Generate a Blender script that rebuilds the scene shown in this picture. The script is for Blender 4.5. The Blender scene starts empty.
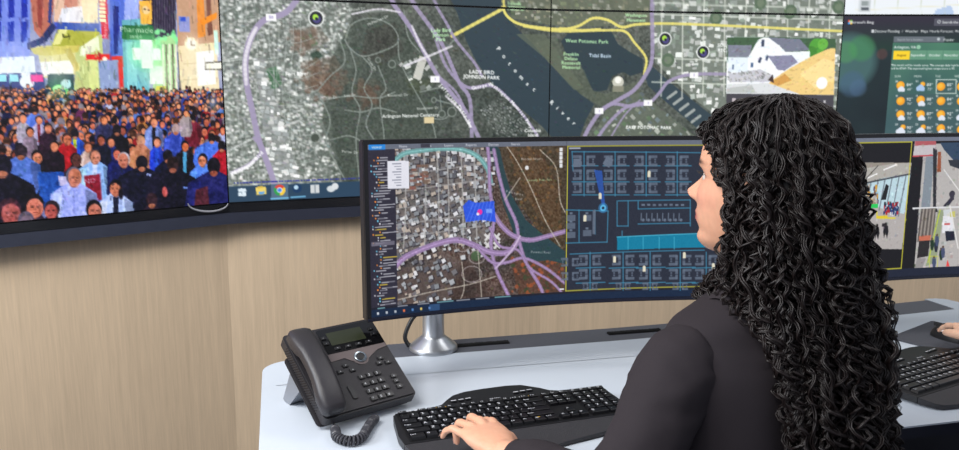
import bpy, bmesh, math, random
import numpy as np
from mathutils import Vector, Matrix
sc = bpy.context.scene
COL = sc.collection
R = math.radians
random.seed(7); rng = np.random.default_rng(7)

# ------------------------------------------------------------------ camera
F_PX, PITCH, ROLL, CAM_Z = 808.95, 0.17389, 0.00437, 1.36
_fw = Vector((0, math.cos(PITCH), -math.sin(PITCH)))
_u0 = Vector((0, math.sin(PITCH), math.cos(PITCH))); _r0 = Vector((1, 0, 0))
_rt = math.cos(ROLL)*_r0 + math.sin(ROLL)*_u0
_up = -math.sin(ROLL)*_r0 + math.cos(ROLL)*_u0
cd = bpy.data.cameras.new('camera'); cam = bpy.data.objects.new('camera', cd); COL.objects.link(cam)
cam.matrix_world = Matrix(((_rt.x, _up.x, -_fw.x, 0), (_rt.y, _up.y, -_fw.y, 0), (_rt.z, _up.z, -_fw.z, CAM_Z), (0, 0, 0, 1)))
cd.sensor_width = 36; cd.lens = F_PX*36/959; cd.clip_start = .05
cd.dof.use_dof = True; cd.dof.focus_distance = 1.62; cd.dof.aperture_fstop = 8
sc.camera = cam
sc.view_settings.view_transform = 'Standard'; sc.view_settings.look = 'None'
sc.view_settings.gamma = 1; sc.view_settings.use_curve_mapping = False
sc.view_settings.exposure = 0.0

# ------------------------------------------------------------------ world and ceiling lamps
w = bpy.data.worlds.new('world'); sc.world = w; w.use_nodes = True
w.node_tree.nodes['Background'].inputs[0].default_value = (.80, .86, 1.0, 1)
w.node_tree.nodes['Background'].inputs[1].default_value = 0.52
def area(name, loc, target, size, power, col=(1, .97, .93)):
    d = bpy.data.lights.new(name, 'AREA'); d.shape = 'RECTANGLE'; d.size, d.size_y = size; d.energy = power; d.color = col
    o = bpy.data.objects.new(name, d); COL.objects.link(o); o.location = loc
    o.rotation_euler = (Vector(target)-Vector(loc)).to_track_quat('-Z', 'Y').to_euler()
    return o
area('ceiling_lamp', (-1.1, .5, 2.7), (-.8, 1.8, .8), (1.2, .6), 44)
area('ceiling_lamp', (1.4, 1.9, 2.75), (1.4, 2.3, .4), (1.2, .6), 17)
area('ceiling_lamp', (-1.3, -.9, 2.75), (-.3, .8, .6), (1.8, .9), 20)
area('left_key_light', (-2.3, .5, 2.0), (.1, 1.5, .8), (.9, .9), 60, (.92, .96, 1.0))  # unseen soft source, added as the key light from the left

# ------------------------------------------------------------------ placing helpers
def ray(x, y):
    return _fw + _rt*((x-479.5)/F_PX) - _up*((y-225)/F_PX)
CAM = Vector((0, 0, CAM_Z))
def px_depth(x, y, d): return CAM + ray(x, y)*d
def px_z(x, y, z):
    d = ray(x, y); return CAM + d*((z-CAM_Z)/d.z)
DESK_Z = CAM_Z - .63
CA, SA = math.cos(R(14)), math.sin(R(14))
def duv(u, v, z=DESK_Z+.0006): return Vector((u*CA - v*SA, u*SA + v*CA, z))       # desk coordinates

# ------------------------------------------------------------------ objects, materials
def srgb(c):
    c = np.asarray(c, float)/255.0
    return tuple(np.where(c <= .04045, c/12.92, ((c+.055)/1.055)**2.4))
def mat(name, c, rough=.5, metal=0, var=0, vscale=40, bump=0, bscale=300, spec=.5, coat=0, stretch=None, sheen=0):
    m = bpy.data.materials.new(name); m.use_nodes = True; nt = m.node_tree; b = nt.nodes['Principled BSDF']
    col = (*srgb(c), 1)
    b.inputs['Base Color'].default_value = col; b.inputs['Roughness'].default_value = rough
    b.inputs['Metallic'].default_value = metal; b.inputs['Specular IOR Level'].default_value = spec
    b.inputs['Coat Weight'].default_value = coat; b.inputs['Sheen Weight'].default_value = sheen
    tc = nt.nodes.new('ShaderNodeTexCoord'); mp = nt.nodes.new('ShaderNodeMapping')
    nt.links.new(tc.outputs['Object'], mp.inputs['Vector'])
    if stretch: mp.inputs['Scale'].default_value = stretch
    if var:
        n = nt.nodes.new('ShaderNodeTexNoise'); n.inputs['Scale'].default_value = vscale; n.inputs['Detail'].default_value = 6
        nt.links.new(mp.outputs[0], n.inputs['Vector'])
        mx = nt.nodes.new('ShaderNodeMix'); mx.data_type = 'RGBA'
        mx.inputs[6].default_value = (*[max(0, v*(1-var)) for v in col[:3]], 1); mx.inputs[7].default_value = (*[min(1, v*(1+var)) for v in col[:3]], 1)
        nt.links.new(n.outputs['Fac'], mx.inputs[0]); nt.links.new(mx.outputs[2], b.inputs['Base Color'])
    if bump:
        n2 = nt.nodes.new('ShaderNodeTexNoise'); n2.inputs['Scale'].default_value = bscale; n2.inputs['Detail'].default_value = 3
        nt.links.new(mp.outputs[0], n2.inputs['Vector'])
        bp = nt.nodes.new('ShaderNodeBump'); bp.inputs['Strength'].default_value = bump; bp.inputs['Distance'].default_value = .002
        nt.links.new(n2.outputs['Fac'], bp.inputs['Height']); nt.links.new(bp.outputs[0], b.inputs['Normal'])
    return m
def screen_mat(name, strength=1.0, rough=.35):
    m = bpy.data.materials.new(name); m.use_nodes = True; nt = m.node_tree; b = nt.nodes['Principled BSDF']
    a = nt.nodes.new('ShaderNodeVertexColor'); a.layer_name = 'Col'
    b.inputs['Base Color'].default_value = (.004, .004, .005, 1); b.inputs['Roughness'].default_value = rough; b.inputs['Specular IOR Level'].default_value = .3
    nt.links.new(a.outputs['Color'], b.inputs['Emission Color']); b.inputs['Emission Strength'].default_value = strength
    m.cycles.emission_sampling = 'NONE'
    return m
def link(name, me, m=None, parent=None, smooth=False):
    o = bpy.data.objects.new(name, me); COL.objects.link(o)
    if m is not None and not me.materials: me.materials.append(m)
    if parent: o.parent = parent
    if smooth: me.polygons.foreach_set('use_smooth', [True]*len(me.polygons))
    return o
def bm_obj(name, bm, m, parent=None, smooth=False, bevel=0, auto=None):
    if bevel:
        bmesh.ops.bevel(bm, geom=[e for e in bm.edges if e.calc_face_angle(0) > .6], offset=bevel, segments=2, affect='EDGES', clamp_overlap=True)
    bmesh.ops.recalc_face_normals(bm, faces=bm.faces)
    me = bpy.data.meshes.new(name); bm.to_mesh(me); bm.free()
    o = link(name, me, m, parent, smooth or bool(bevel))
    if (smooth or bevel): me.set_sharp_from_angle(angle=R(auto or 40))
    return o
def tag(o, label=None, cat=None, group=None, kind=None):
    for k, v in (('label', label), ('category', cat), ('group', group), ('kind', kind)):
        if v: o[k] = v
    return o
def thing(name, label, cat, loc=(0, 0, 0), rz=0, group=None):
    o = bpy.data.objects.new(name, None); COL.objects.link(o); o.location = loc; o.rotation_euler = (0, 0, rz); o.empty_display_size = .05
    return tag(o, label, cat, group)
def box(bm, lo, hi, M=None):
    r = bmesh.ops.create_cube(bm, size=1); lo = Vector(lo); hi = Vector(hi)
    T = Matrix.Translation((lo+hi)/2) @ Matrix.Diagonal((*(hi-lo), 1))
    bmesh.ops.transform(bm, matrix=(M @ T) if M is not None else T, verts=r['verts'])
    return r['verts']
def prism(bm, pts, z0, z1):
    a = [bm.verts.new((x, y, z0)) for x, y in pts]; b = [bm.verts.new((x, y, z1)) for x, y in pts]
    bm.faces.new(a[::-1]); bm.faces.new(b)
    n = len(pts)
    for i in range(n): bm.faces.new((a[i], a[(i+1) % n], b[(i+1) % n], b[i]))
def lathe(bm, prof, seg=32, M=None):
    rings = []
    for r, z in prof:
        rings.append([bm.verts.new((r*math.cos(2*math.pi*k/seg), r*math.sin(2*math.pi*k/seg), z)) for k in range(seg)])
    for A, B in zip(rings, rings[1:]):
        for k in range(seg): bm.faces.new((A[k], A[(k+1) % seg], B[(k+1) % seg], B[k]))
    bm.faces.new(rings[0][::-1]); bm.faces.new(rings[-1])
    if M is not None: bmesh.ops.transform(bm, matrix=M, verts=[v for r in rings for v in r])
def tube(bm, pts, rad, seg=8, cap=True):
    pts = [Vector(p) for p in pts]; n = len(pts); rad = rad if hasattr(rad, '__len__') else [rad]*n
    rings = []; nrm = None
    for i, p in enumerate(pts):
        t = (pts[min(i+1, n-1)]-pts[max(i-1, 0)]).normalized()
        if nrm is None: nrm = t.orthogonal().normalized()
        nrm = (nrm - t*nrm.dot(t)).normalized(); b = t.cross(nrm)
        rings.append([bm.verts.new(p + (nrm*math.cos(2*math.pi*k/seg) + b*math.sin(2*math.pi*k/seg))*rad[i]) for k in range(seg)])
    for A, B in zip(rings, rings[1:]):
        for k in range(seg): bm.faces.new((A[k], A[(k+1) % seg], B[(k+1) % seg], B[k]))
    if cap: bm.faces.new(rings[0][::-1]); bm.faces.new(rings[-1])
def catmull(P, n=8):
    P = [np.array(p, float) for p in P]; P = [2*P[0]-P[1]] + P + [2*P[-1]-P[-2]]; out = []
    for i in range(1, len(P)-2):
        for k in range(n):
            t = k/n
            out.append(.5*(2*P[i] + (P[i+1]-P[i-1])*t + (2*P[i-1]-5*P[i]+4*P[i+1]-P[i+2])*t*t + (3*P[i]-P[i-1]-3*P[i+1]+P[i+2])*t**3))
    out.append(P[-2]); return out
# ------------------------------------------------------------------ a small painter for what the screens show
_glyph = {}
def glyph(ch):
    if ch not in _glyph:
        c = bpy.data.curves.new('t', 'FONT'); c.body = ch; c.resolution_u = 2; o = bpy.data.objects.new('t', c)
        COL.objects.link(o); dg = bpy.context.evaluated_depsgraph_get(); me = o.evaluated_get(dg).to_mesh()
        me.calc_loop_triangles()
        v = np.array([x.co[:2] for x in me.vertices], float).reshape(-1, 2); t = [tuple(x.vertices) for x in me.loop_triangles]
        adv = (v[:, 0].max()+.07) if len(v) else .3
        _glyph[ch] = (v, t, adv); o.to_mesh_clear(); bpy.data.objects.remove(o); bpy.data.curves.remove(c)
    return _glyph[ch]
class Canvas:
    def __init__(s, w, h, col=(0, 0, 0)):
        s.w, s.h = w, h; s.a = np.empty((h, w, 3), np.float32); s.a[:] = col; s.at = lambda x, y: (x, y); s.bold = 0
    def _bb(s, x0, y0, x1, y1):
        return max(0, int(x0)-1), max(0, int(y0)-1), min(s.w, int(x1)+2), min(s.h, int(y1)+2)
    def _mix(s, b, cov, col):
        x0, y0, x1, y1 = b; A = s.a[y0:y1, x0:x1]; A += cov[..., None]*(np.asarray(col, np.float32)-A)
    def poly(s, pts, col, al=1.0, ss=2):
        P = np.asarray(pts, float); b = s._bb(P[:, 0].min(), P[:, 1].min(), P[:, 0].max(), P[:, 1].max())
        if b[0] >= b[2] or b[1] >= b[3]: return
        W, H = b[2]-b[0], b[3]-b[1]
        X = b[0] + (np.arange(W*ss)+.5)/ss; Y = b[1] + (np.arange(H*ss)+.5)/ss
        ins = np.zeros((H*ss, W*ss), bool); n = len(P)
        for i in range(n):
            xa, ya = P[i]; xb, yb = P[(i+1) % n]
            if ya == yb: continue
            m = (Y >= min(ya, yb)) & (Y < max(ya, yb)); xc = xa + (Y[m]-ya)/(yb-ya)*(xb-xa)
            ins[m] ^= X[None, :] < xc[:, None]
        cov = ins.reshape(H, ss, W, ss).mean((1, 3), dtype=np.float32)*al
        s._mix(b, cov, col)
    def disc(s, c, r, col, al=1.0, ry=None):
        ry = ry or r; b = s._bb(c[0]-r, c[1]-ry, c[0]+r, c[1]+ry)
        if b[0] >= b[2] or b[1] >= b[3]: return
        X = (np.arange(b[0], b[2])+.5-c[0])[None]; Y = (np.arange(b[1], b[3])+.5-c[1])[:, None]
        d = np.sqrt((X/r)**2 + (Y/ry)**2)
        s._mix(b, (np.clip((1-d)*min(r, ry)+.5, 0, 1)*al).astype(np.float32), col)
    def line(s, pts, wd, col, al=1.0):
        for (xa, ya), (xb, yb) in zip(pts, pts[1:]):
            b = s._bb(min(xa, xb)-wd, min(ya, yb)-wd, max(xa, xb)+wd, max(ya, yb)+wd)
            if b[0] >= b[2] or b[1] >= b[3]: continue
            X = (np.arange(b[0], b[2])+.5)[None]; Y = (np.arange(b[1], b[3])+.5)[:, None]
            dx, dy = xb-xa, yb-ya; L = dx*dx+dy*dy+1e-9
            t = np.clip(((X-xa)*dx+(Y-ya)*dy)/L, 0, 1); d = np.hypot(X-xa-t*dx, Y-ya-t*dy)
            s._mix(b, (np.clip(wd/2-d+.5, 0, 1)*min(1, wd)*al).astype(np.float32), col)
    def rect(s, x0, y0, x1, y1, col, al=1.0, ang=0):
        cx, cy, hw, hh = (x0+x1)/2, (y0+y1)/2, (x1-x0)/2, (y1-y0)/2; c, n = math.cos(ang), math.sin(ang)
        s.poly([(cx+c*a-n*b, cy+n*a+c*b) for a, b in ((-hw, -hh), (hw, -hh), (hw, hh), (-hw, hh))], col, al)
    def text(s, t, c, size, col, ang=0, al=1.0, left=False, gap=0, wide=1.0):
        adv = [glyph(ch)[2] if ch != ' ' else .32 for ch in t]; tot = (sum(adv)+gap*(len(t)-1))*size*wide
        x = 0 if left else -tot/2; ca, sa = math.cos(ang), math.sin(ang)
        for ch, ad in zip(t, adv):
            if ch != ' ':
                v, tr, _ = glyph(ch); px = x + v[:, 0]*size*wide; py = -(v[:, 1]-.35)*size
                q = np.stack([c[0]+px*ca-py*sa, c[1]+px*sa+py*ca], 1)
                for dx in ((-s.bold, s.bold) if s.bold else (0,)):
                    for f in tr: s.poly(q[list(f)]+np.array((dx, 0)), col, al, 4)
            x += (ad+gap)*size*wide
    # the same with photograph pixels turned into points of the surface
    def P(s, pts): return [s.at(x, y) for x, y in pts]
    def ppoly(s, pts, col, al=1.0): s.poly(s.P(pts), col, al)
    def pline(s, pts, wd, col, al=1.0, smooth=True):
        q = s.P(pts)
        if smooth and len(q) > 2: q = [tuple(v) for v in catmull(q, 5)]
        s.line(q, wd*s.k, col, al)
    def pdisc(s, x, y, r, col, al=1.0, ry=None): s.disc(s.at(x, y), r*s.k, col, al, ry and ry*s.k)
    def ptext(s, t, x, y, size, col, ang=0, al=1.0, **k): s.text(t, s.at(x, y), size*s.k, col, R(ang), al, **k)
    def pblock(s, x, y, w, h, col, ang=0, al=1.0):
        c = s.at(x, y); w *= s.k; h *= s.k; s.rect(c[0]-w/2, c[1]-h/2, c[0]+w/2, c[1]+h/2, col, al, R(ang))
def strokes(c, x0, y0, x1, y1, n, wr, hr, lo, hi, al=.5, seed=0, ang=0):
    g = np.random.default_rng(seed)                              # small strokes of the colour already there, a little lighter or darker
    for k in range(n):
        x, y = x0+(x1-x0)*g.random(), y0+(y1-y0)*g.random(); u, v = c.at(x, y)
        if 0 <= int(u) < c.w and 0 <= int(v) < c.h: c.pblock(x, y, wr[0]+(wr[1]-wr[0])*g.random(), hr[0]+(hr[1]-hr[0])*g.random(), np.clip(c.a[int(v), int(u)]*(lo+(hi-lo)*g.random()) + g.normal(0, 8, 3), 0, 255), ang+g.normal()*10, al)
def vnoise(w, h, cell, oct=3, seed=0):
    g = np.random.default_rng(seed); out = np.zeros((h, w), np.float32); amp, tot = 1.0, 0
    for o in range(oct):
        n = max(2, int(w/cell)+2); m = max(2, int(h/cell)+2); G = g.random((m, n)).astype(np.float32)
        x = np.linspace(0, n-1.001, w); y = np.linspace(0, m-1.001, h); xi, yi = x.astype(int), y.astype(int)
        fx = (x-xi); fy = (y-yi)[:, None]; fx = fx*fx*(3-2*fx); fy = fy*fy*(3-2*fy)
        A = G[yi][:, xi]; B = G[yi][:, xi+1]; C = G[yi+1][:, xi]; D = G[yi+1][:, xi+1]
        out += amp*((A*(1-fx)+B*fx)*(1-fy) + (C*(1-fx)+D*fx)*fy); tot += amp; amp *= .55; cell = max(1.2, cell/2.1)
    return out/tot
def screen_grid(name, A, surf, m, parent, step=1):
    A = A[::step, ::step]; h, w = A.shape[:2]
    V = surf(np.linspace(0, 1, w), np.linspace(0, 1, h)).reshape(-1, 3).astype(np.float32)
    i = np.arange((h-1)*(w-1)); r, c = i//(w-1), i % (w-1); a = r*w+c
    Fq = np.stack([a, a+w, a+w+1, a+1], 1).astype(np.int32)
    me = bpy.data.meshes.new(name); me.vertices.add(len(V)); me.vertices.foreach_set('co', V.ravel())
    me.loops.add(Fq.size); me.loops.foreach_set('vertex_index', Fq.ravel())
    me.polygons.add(len(Fq)); me.polygons.foreach_set('loop_start', np.arange(0, Fq.size, 4, dtype=np.int32)); me.update(calc_edges=True)
    at = me.color_attributes.new('Col', 'BYTE_COLOR', 'POINT'); C = np.ones((len(V), 4), np.float32); C[:, :3] = np.clip(A.reshape(-1, 3), 0, 255)/255
    at.data.foreach_set('color_srgb', C.ravel())
    return link(name, me, m, parent, True)
# ------------------------------------------------------------------ room shell
WPT = [Vector((-1.8047, 1.9800)), Vector((-.8554, 2.7297)), Vector((.2690, 3.1756)), Vector((1.4647, 3.3584)), Vector((2.6727, 3.2965))]
PANW, PANH = 1.2096, .6804
VB = CAM_Z - .4069; VT = VB + PANH                       # lower panel row
def offset_line(pts, d):                                 # move a polyline away from the viewer by d, mitred
    out = []
    for i, p in enumerate(pts):
        dirs = [(pts[j+1]-pts[j]).normalized() for j in (i-1, i) if 0 <= j < len(pts)-1]
        ns = [Vector((-t.y, t.x)) for t in dirs]; n = sum(ns, Vector((0, 0))).normalized()
        out.append(p + n*d/n.dot(ns[0]))
    return out
def band(bm, pts, d0, d1, z0, z1):
    A, B = offset_line(pts, d0), offset_line(pts, d1)
    prism(bm, [tuple(p) for p in A] + [tuple(p) for p in B[::-1]], z0, z1)
ext = [WPT[0] + (WPT[0]-WPT[1]).normalized()*.9] + WPT + [WPT[-1] + (WPT[-1]-WPT[-2]).normalized()*1.2]
wood = mat('pale_oak_veneer', (190, 168, 145), .55, var=0, bump=0)
nt = wood.node_tree; b_ = nt.nodes['Principled BSDF']
mp = [n for n in nt.nodes if n.type == 'MAPPING'][0]
def grain(scale, sc3, lo, hi, detail=5):
    m2 = nt.nodes.new('ShaderNodeMapping'); m2.inputs['Scale'].default_value = sc3; nt.links.new(mp.outputs[0], m2.inputs[0])
    n = nt.nodes.new('ShaderNodeTexNoise'); n.inputs['Scale'].default_value = scale; n.inputs['Detail'].default_value = detail
    nt.links.new(m2.outputs[0], n.inputs['Vector']); mr = nt.nodes.new('ShaderNodeMapRange')
    mr.inputs[1].default_value = .3; mr.inputs[2].default_value = .7; mr.inputs[3].default_value = lo; mr.inputs[4].default_value = hi
    nt.links.new(n.outputs['Fac'], mr.inputs[0]); return mr.outputs[0]
g1 = grain(9, (1, 1, .05), .97, 1.03, 4); g2 = grain(60, (1, 1, .03), .94, 1.05, 4); g3 = grain(240, (1, 1, .04), .94, 1.05, 2)
mu = nt.nodes.new('ShaderNodeMath'); mu.operation = 'MULTIPLY'; nt.links.new(g1, mu.inputs[0]); nt.links.new(g2, mu.inputs[1])
mu2 = nt.nodes.new('ShaderNodeMath'); mu2.operation = 'MULTIPLY'; nt.links.new(mu.outputs[0], mu2.inputs[0]); nt.links.new(g3, mu2.inputs[1])
vm = nt.nodes.new('ShaderNodeVectorMath'); vm.operation = 'SCALE'; vm.inputs[0].default_value = srgb((206, 183, 154))
nt.links.new(mu2.outputs[0], vm.inputs['Scale']); nt.links.new(vm.outputs[0], b_.inputs['Base Color'])
bm = bmesh.new(); band(bm, ext, .056, .16, 0, 2.9); tag(bm_obj('wall_back', bm, wood), kind='structure')
bm = bmesh.new(); box(bm, (-3.4, -2.2, -.05), (4.2, 4.2, 0))
tag(bm_obj('floor', bm, mat('charcoal_carpet', (46, 46, 54), .95, var=.25, vscale=160, bump=.6, bscale=400)), kind='structure')

# ------------------------------------------------------------------ pictures on the video wall
PW, PH = 400, 225
def facet_uv(c, x, y):
    d = ray(x, y); A, B = WPT[c], WPT[c+1]; t = (B-A).normalized(); n = Vector((-t.y, t.x))
    k = A.dot(n)/(d.x*n.x + d.y*n.y); P = CAM + d*k
    return (P.xy - A).dot(t)/PANW, (VT - P.z)/PANH
crowd = Canvas(PW, PH, (120, 130, 180)); crowd.k = 1.13
crowd.at = lambda x, y: (facet_uv(0, x, y)[0]*PW, facet_uv(0, x, y)[1]*PH)
vmap = Canvas(PW*2, PH*2, (70, 76, 70)); vmap.k = 1.25
def map_at(x, y):
    u, v = facet_uv(1, x, y)
    if u > 1: u, v = facet_uv(2, x, y); u += 1
    return u*PW, (1+v)*PH
vmap.at = map_at
wthr = Canvas(PW, PH*2, (40, 52, 54)); wthr.k = 1.38
wthr.at = lambda x, y: (facet_uv(3, x, y)[0]*PW, (1+facet_uv(3, x, y)[1])*PH)

def paint_map(c):
    g = np.random.default_rng(5); W, H = c.w, c.h
    n1 = vnoise(W, H, 60, 5, 1)[..., None]; n2 = vnoise(W, H, 3, 2, 2)[..., None]
    c.a[:] = np.array((66, 72, 66)) + (n1-.5)*np.array((50, 44, 40)) + (n2-.5)*46
    def region(pts, col, al=.9): c.ppoly(pts, col, al)
    def speckle(pts, step, size, cols, ang=0, jit=.35, al=.9, p=.9, bg=None):
        P = np.array(pts, float)
        if bg is not None: region(pts, bg, .75)
        x0, y0 = P.min(0); x1, y1 = P.max(0); ca, sa = math.cos(ang), math.sin(ang); cx, cy = (x0+x1)/2, (y0+y1)/2; L = max(x1-x0, y1-y0)*.75
        for a in np.arange(-L, L, step):
            for b in np.arange(-L, L, step):
                if g.random() > p: continue
                x = cx + a*ca - b*sa + g.normal()*step*jit; y = cy + a*sa + b*ca + g.normal()*step*jit
                ins = False
                for (xa, ya), (xb, yb) in zip(P, np.roll(P, -1, 0)):
                    if (ya > y) != (yb > y) and x < xa + (y-ya)/(yb-ya)*(xb-xa): ins = not ins
                if not ins: continue
                col = np.array(cols[g.integers(len(cols))])*(.8+.4*g.random())
                c.pblock(x, y, size*(.5+g.random()), size*(.4+.7*g.random()), col, math.degrees(ang)+g.normal()*8, al)
    lg = [(150, 155, 152), (172, 176, 172), (120, 128, 122), (90, 100, 92), (190, 192, 188)]
    # residential quarter on the left, the long cemetery, the city on the right
    speckle([(214, -16), (350, -16), (352, 60), (330, 120), (345, 200), (228, 206)], 3.2, 2.7, lg+[(214, 216, 212)], .2, bg=(104, 110, 104))
    region([(330, 60), (352, 20), (400, 12), (432, 60), (440, 190), (350, 200), (322, 120)], (62, 70, 62), .85)
    region([(300, 62), (335, 56), (350, 82), (330, 96), (305, 88)], (92, 74, 60), .35)
    region([(288, 28), (318, 26), (330, 40), (308, 52), (292, 44)], (110, 92, 78), .3)
    region([(264, 70), (276, 66), (282, 84), (270, 92)], (58, 96, 66)); region([(310, 54), (318, 50), (323, 56), (314, 62)], (40, 58, 46))
    region([(300, 36), (312, 34), (318, 44), (306, 48)], (74, 108, 72), .7)
    region([(352, 84), (375, 78), (392, 96), (380, 110), (356, 104)], (84, 70, 56), .2)
    region([(366, 30), (395, 22), (404, 50), (380, 66), (362, 54)], (56, 56, 50), .6)
    for (x, y, rx, col) in ((318, 76, 16, (94, 76, 62)), (330, 88, 14, (90, 72, 60)), (303, 40, 12, (104, 88, 76)), (368, 94, 14, (84, 70, 58)), (384, 42, 15, (54, 56, 50)), (410, 150, 16, (58, 64, 54)), (350, 170, 20, (58, 66, 58)), (418, 84, 10, (66, 74, 58))):
        for k in range(60): c.pdisc(x+g.normal()*rx*.55, y+g.normal()*rx*.5, 1+2.2*g.random(), np.array(col)*(.85+.3*g.random()), .55)
    A = np.pad(c.a, ((1, 1), (1, 1), (0, 0)), 'edge'); c.a[:] = (A[:-2, 1:-1]+A[2:, 1:-1]+A[1:-1, :-2]+A[1:-1, 2:]+2*A[1:-1, 1:-1])/6
    for k in range(13):
        x = 222+k*6.2; c.pline([(x, -10), (x+3+g.normal()*3, 40), (x+2+g.normal()*4, 100), (x+10+g.normal()*3, 190)], .9, (150, 156, 152), .55)
    for k in range(16):
        y = -6+k*12.4; c.pline([(216, y+8+g.normal()*3), (250, y+2+g.normal()*3), (296, y-4+g.normal()*4), (318, y-8)], .9, (150, 156, 152), .5)
    c.pline([(214, 62), (246, 58)], 2.4, (186, 190, 186), .7); c.pline([(226, 152), (250, 140), (268, 132), (300, 120)], 1.6, (176, 180, 178), .7)
    n3 = vnoise(W, H, 2.2, 2, 9)[..., None]; c.a += (n3-.5)*40
    speckle([(254, 60), (262, 56), (300, 180), (272, 184)], 5, 4.2, [(176, 180, 178), (150, 156, 156), (205, 206, 204)], .1, .2, bg=(122, 126, 124))
    rd = (118, 126, 120)
    for pts in ([(345, 40), (352, 24), (372, 18), (392, 26), (398, 42), (380, 52), (362, 56), (350, 48), (345, 40)], [(350, 48), (356, 70), (352, 92), (360, 110), (356, 140), (360, 185)],
                [(322, 100), (350, 96), (378, 98), (395, 92)], [(320, 96), (330, 120), (326, 140), (334, 160), (345, 180)], [(398, 42), (402, 66), (430, 118), (436, 138)],
                [(362, 56), (372, 70), (364, 88), (372, 104), (366, 124), (374, 140)], [(378, 66), (386, 88), (380, 100), (384, 136), (382, 150)], [(402, 66), (440, 52), (456, 38)],
                [(404, 10), (408, 36), (420, 52)], [(336, 30), (345, 60), (330, 76), (318, 90)], [(318, 90), (300, 98), (282, 100)], [(230, 60), (246, 58)], [(310, 22), (345, 14), (392, 10)],
                [(300, 120), (318, 132), (314, 150), (322, 170)], [(268, 70), (285, 92), (300, 98)], [(420, 92), (444, 88), (456, 100), (446, 118), (428, 118)], [(436, 100), (452, 104)], [(440, 96), (442, 116)],
                [(345, 110), (362, 112), (378, 108), (396, 112)], [(330, 140), (350, 136), (368, 146)]):
        c.pline(pts, 1.3, rd, .8)
    for x, y, r in ((315, 138, 5), (392, 64, 4), (378, 60, 3), (434, 100, 3), (442, 114, 4), (452, 112, 5)): c.pdisc(x, y, r, rd, .8); c.pdisc(x, y, r-1.2, (60, 68, 60))
    speckle([(396, 62), (436, 52), (440, 86), (420, 90)], 5, 4, lg, -.5, .3, p=.7); c.pblock(420, 68, 8, 22, (176, 176, 168), 18); c.pblock(429, 120, 10, 6, (196, 180, 140))
    # river, basin, channel
    water = (40, 54, 62)
    region([(440, -16), (457, 12), (466, 40), (477, 63), (493, 84), (520, 108), (542, 126), (556, 142), (578, 142), (585, 122), (594, 104), (580, 94), (561, 75), (533, 44), (511, 22), (503, 6), (496, -16)], water, 1)
    region([(561, 41), (568, 33), (590, 31), (611, 31), (618, 44), (630, 52), (643, 59), (643, 72), (630, 76), (624, 72), (612, 76), (607, 90), (594, 92), (584, 74), (580, 62), (565, 52)], (38, 52, 58), 1)
    region([(643, 70), (652, 66), (672, 84), (690, 98), (715, 118), (738, 142), (712, 142), (690, 122), (666, 102), (648, 86)], (44, 58, 66), 1)
    region([(533, 44), (556, 36), (564, 56), (584, 70), (592, 90), (606, 94), (640, 80), (640, 96), (600, 106), (580, 94), (561, 75)], (82, 90, 74), .55)
    speckle([(606, 110), (640, 92), (700, 140), (590, 142)], 6, 4, [(112, 120, 104), (150, 154, 146), (80, 100, 76), (96, 108, 112)], .7, .3, p=.8, bg=(88, 96, 84))
    speckle([(506, -16), (650, -16), (650, 26), (560, 26), (512, 18)], 5, 3.4, [(96, 104, 80), (120, 120, 100), (84, 92, 74), (140, 142, 130)], 0, .4, bg=(92, 98, 80))
    region([(516, 34), (545, 34), (566, 64), (584, 88), (574, 90), (545, 58)], (84, 92, 76), .7)
    speckle([(652, -16), (845, -16), (845, 200), (745, 200), (735, 130), (690, 96), (655, 62)], 6.2, 5.2, [(168, 172, 168), (190, 194, 190), (140, 148, 142), (208, 210, 206), (112, 124, 112)], 0, .22, bg=(116, 124, 114))
    speckle([(480, 110), (500, 96), (535, 130), (500, 140)], 2.6, 1.9, [(120, 124, 122), (96, 102, 98)], .5, .2)
    for x in range(662, 842, 21): c.pline([(x, -14), (x-1, 96)], 1.6, (196, 200, 190), .7)
    for y in (4, 14, 58, 82): c.pline([(652, y), (842, y+6)], 1.6, (190, 196, 186), .7)
    for i in range(9): c.pline([(668+i*6, 98+i*6), (676+i*6, 92+i*6)], 3, (150, 156, 152), .9)
    c.pdisc(618, 82, 6, (176, 176, 164)); c.pdisc(618, 80, 3.4, (220, 220, 212)); c.pblock(618, 89, 12, 6, (120, 120, 104))
    for x, y in ((716, 18), (790, 12), (838, 8), (668, 60), (760, 4)): c.pdisc(x, y, 7, (78, 96, 76)); c.pdisc(x, y, 4, (98, 112, 92))
    strokes(c, 214, -14, 842, 142, 3600, (.8, 4), (.6, 1.8), .74, 1.26, .4, 5, 20); strokes(c, 228, 100, 360, 190, 500, (.8, 4), (.6, 1.8), .74, 1.26, .4, 6, 20)
    # motorways
    ye = (206, 196, 104); pu = (142, 132, 160); pl = (186, 174, 200)
    for pts, wd in (([(452, 36), (478, 22), (504, 8)], 3.2), ([(503, -10), (504, 10), (512, 20), (524, 25), (545, 28), (562, 29), (578, 26), (593, 18), (608, 20), (622, 27), (640, 24), (690, 24), (842, 31)], 2.6),
                    ([(524, 26), (560, 31), (612, 30), (626, 32), (634, 42), (646, 58), (644, 74)], 2.4), ([(560, 28), (580, 30), (600, 29)], 2.2)): c.pline(pts, wd, ye, .9)
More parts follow.
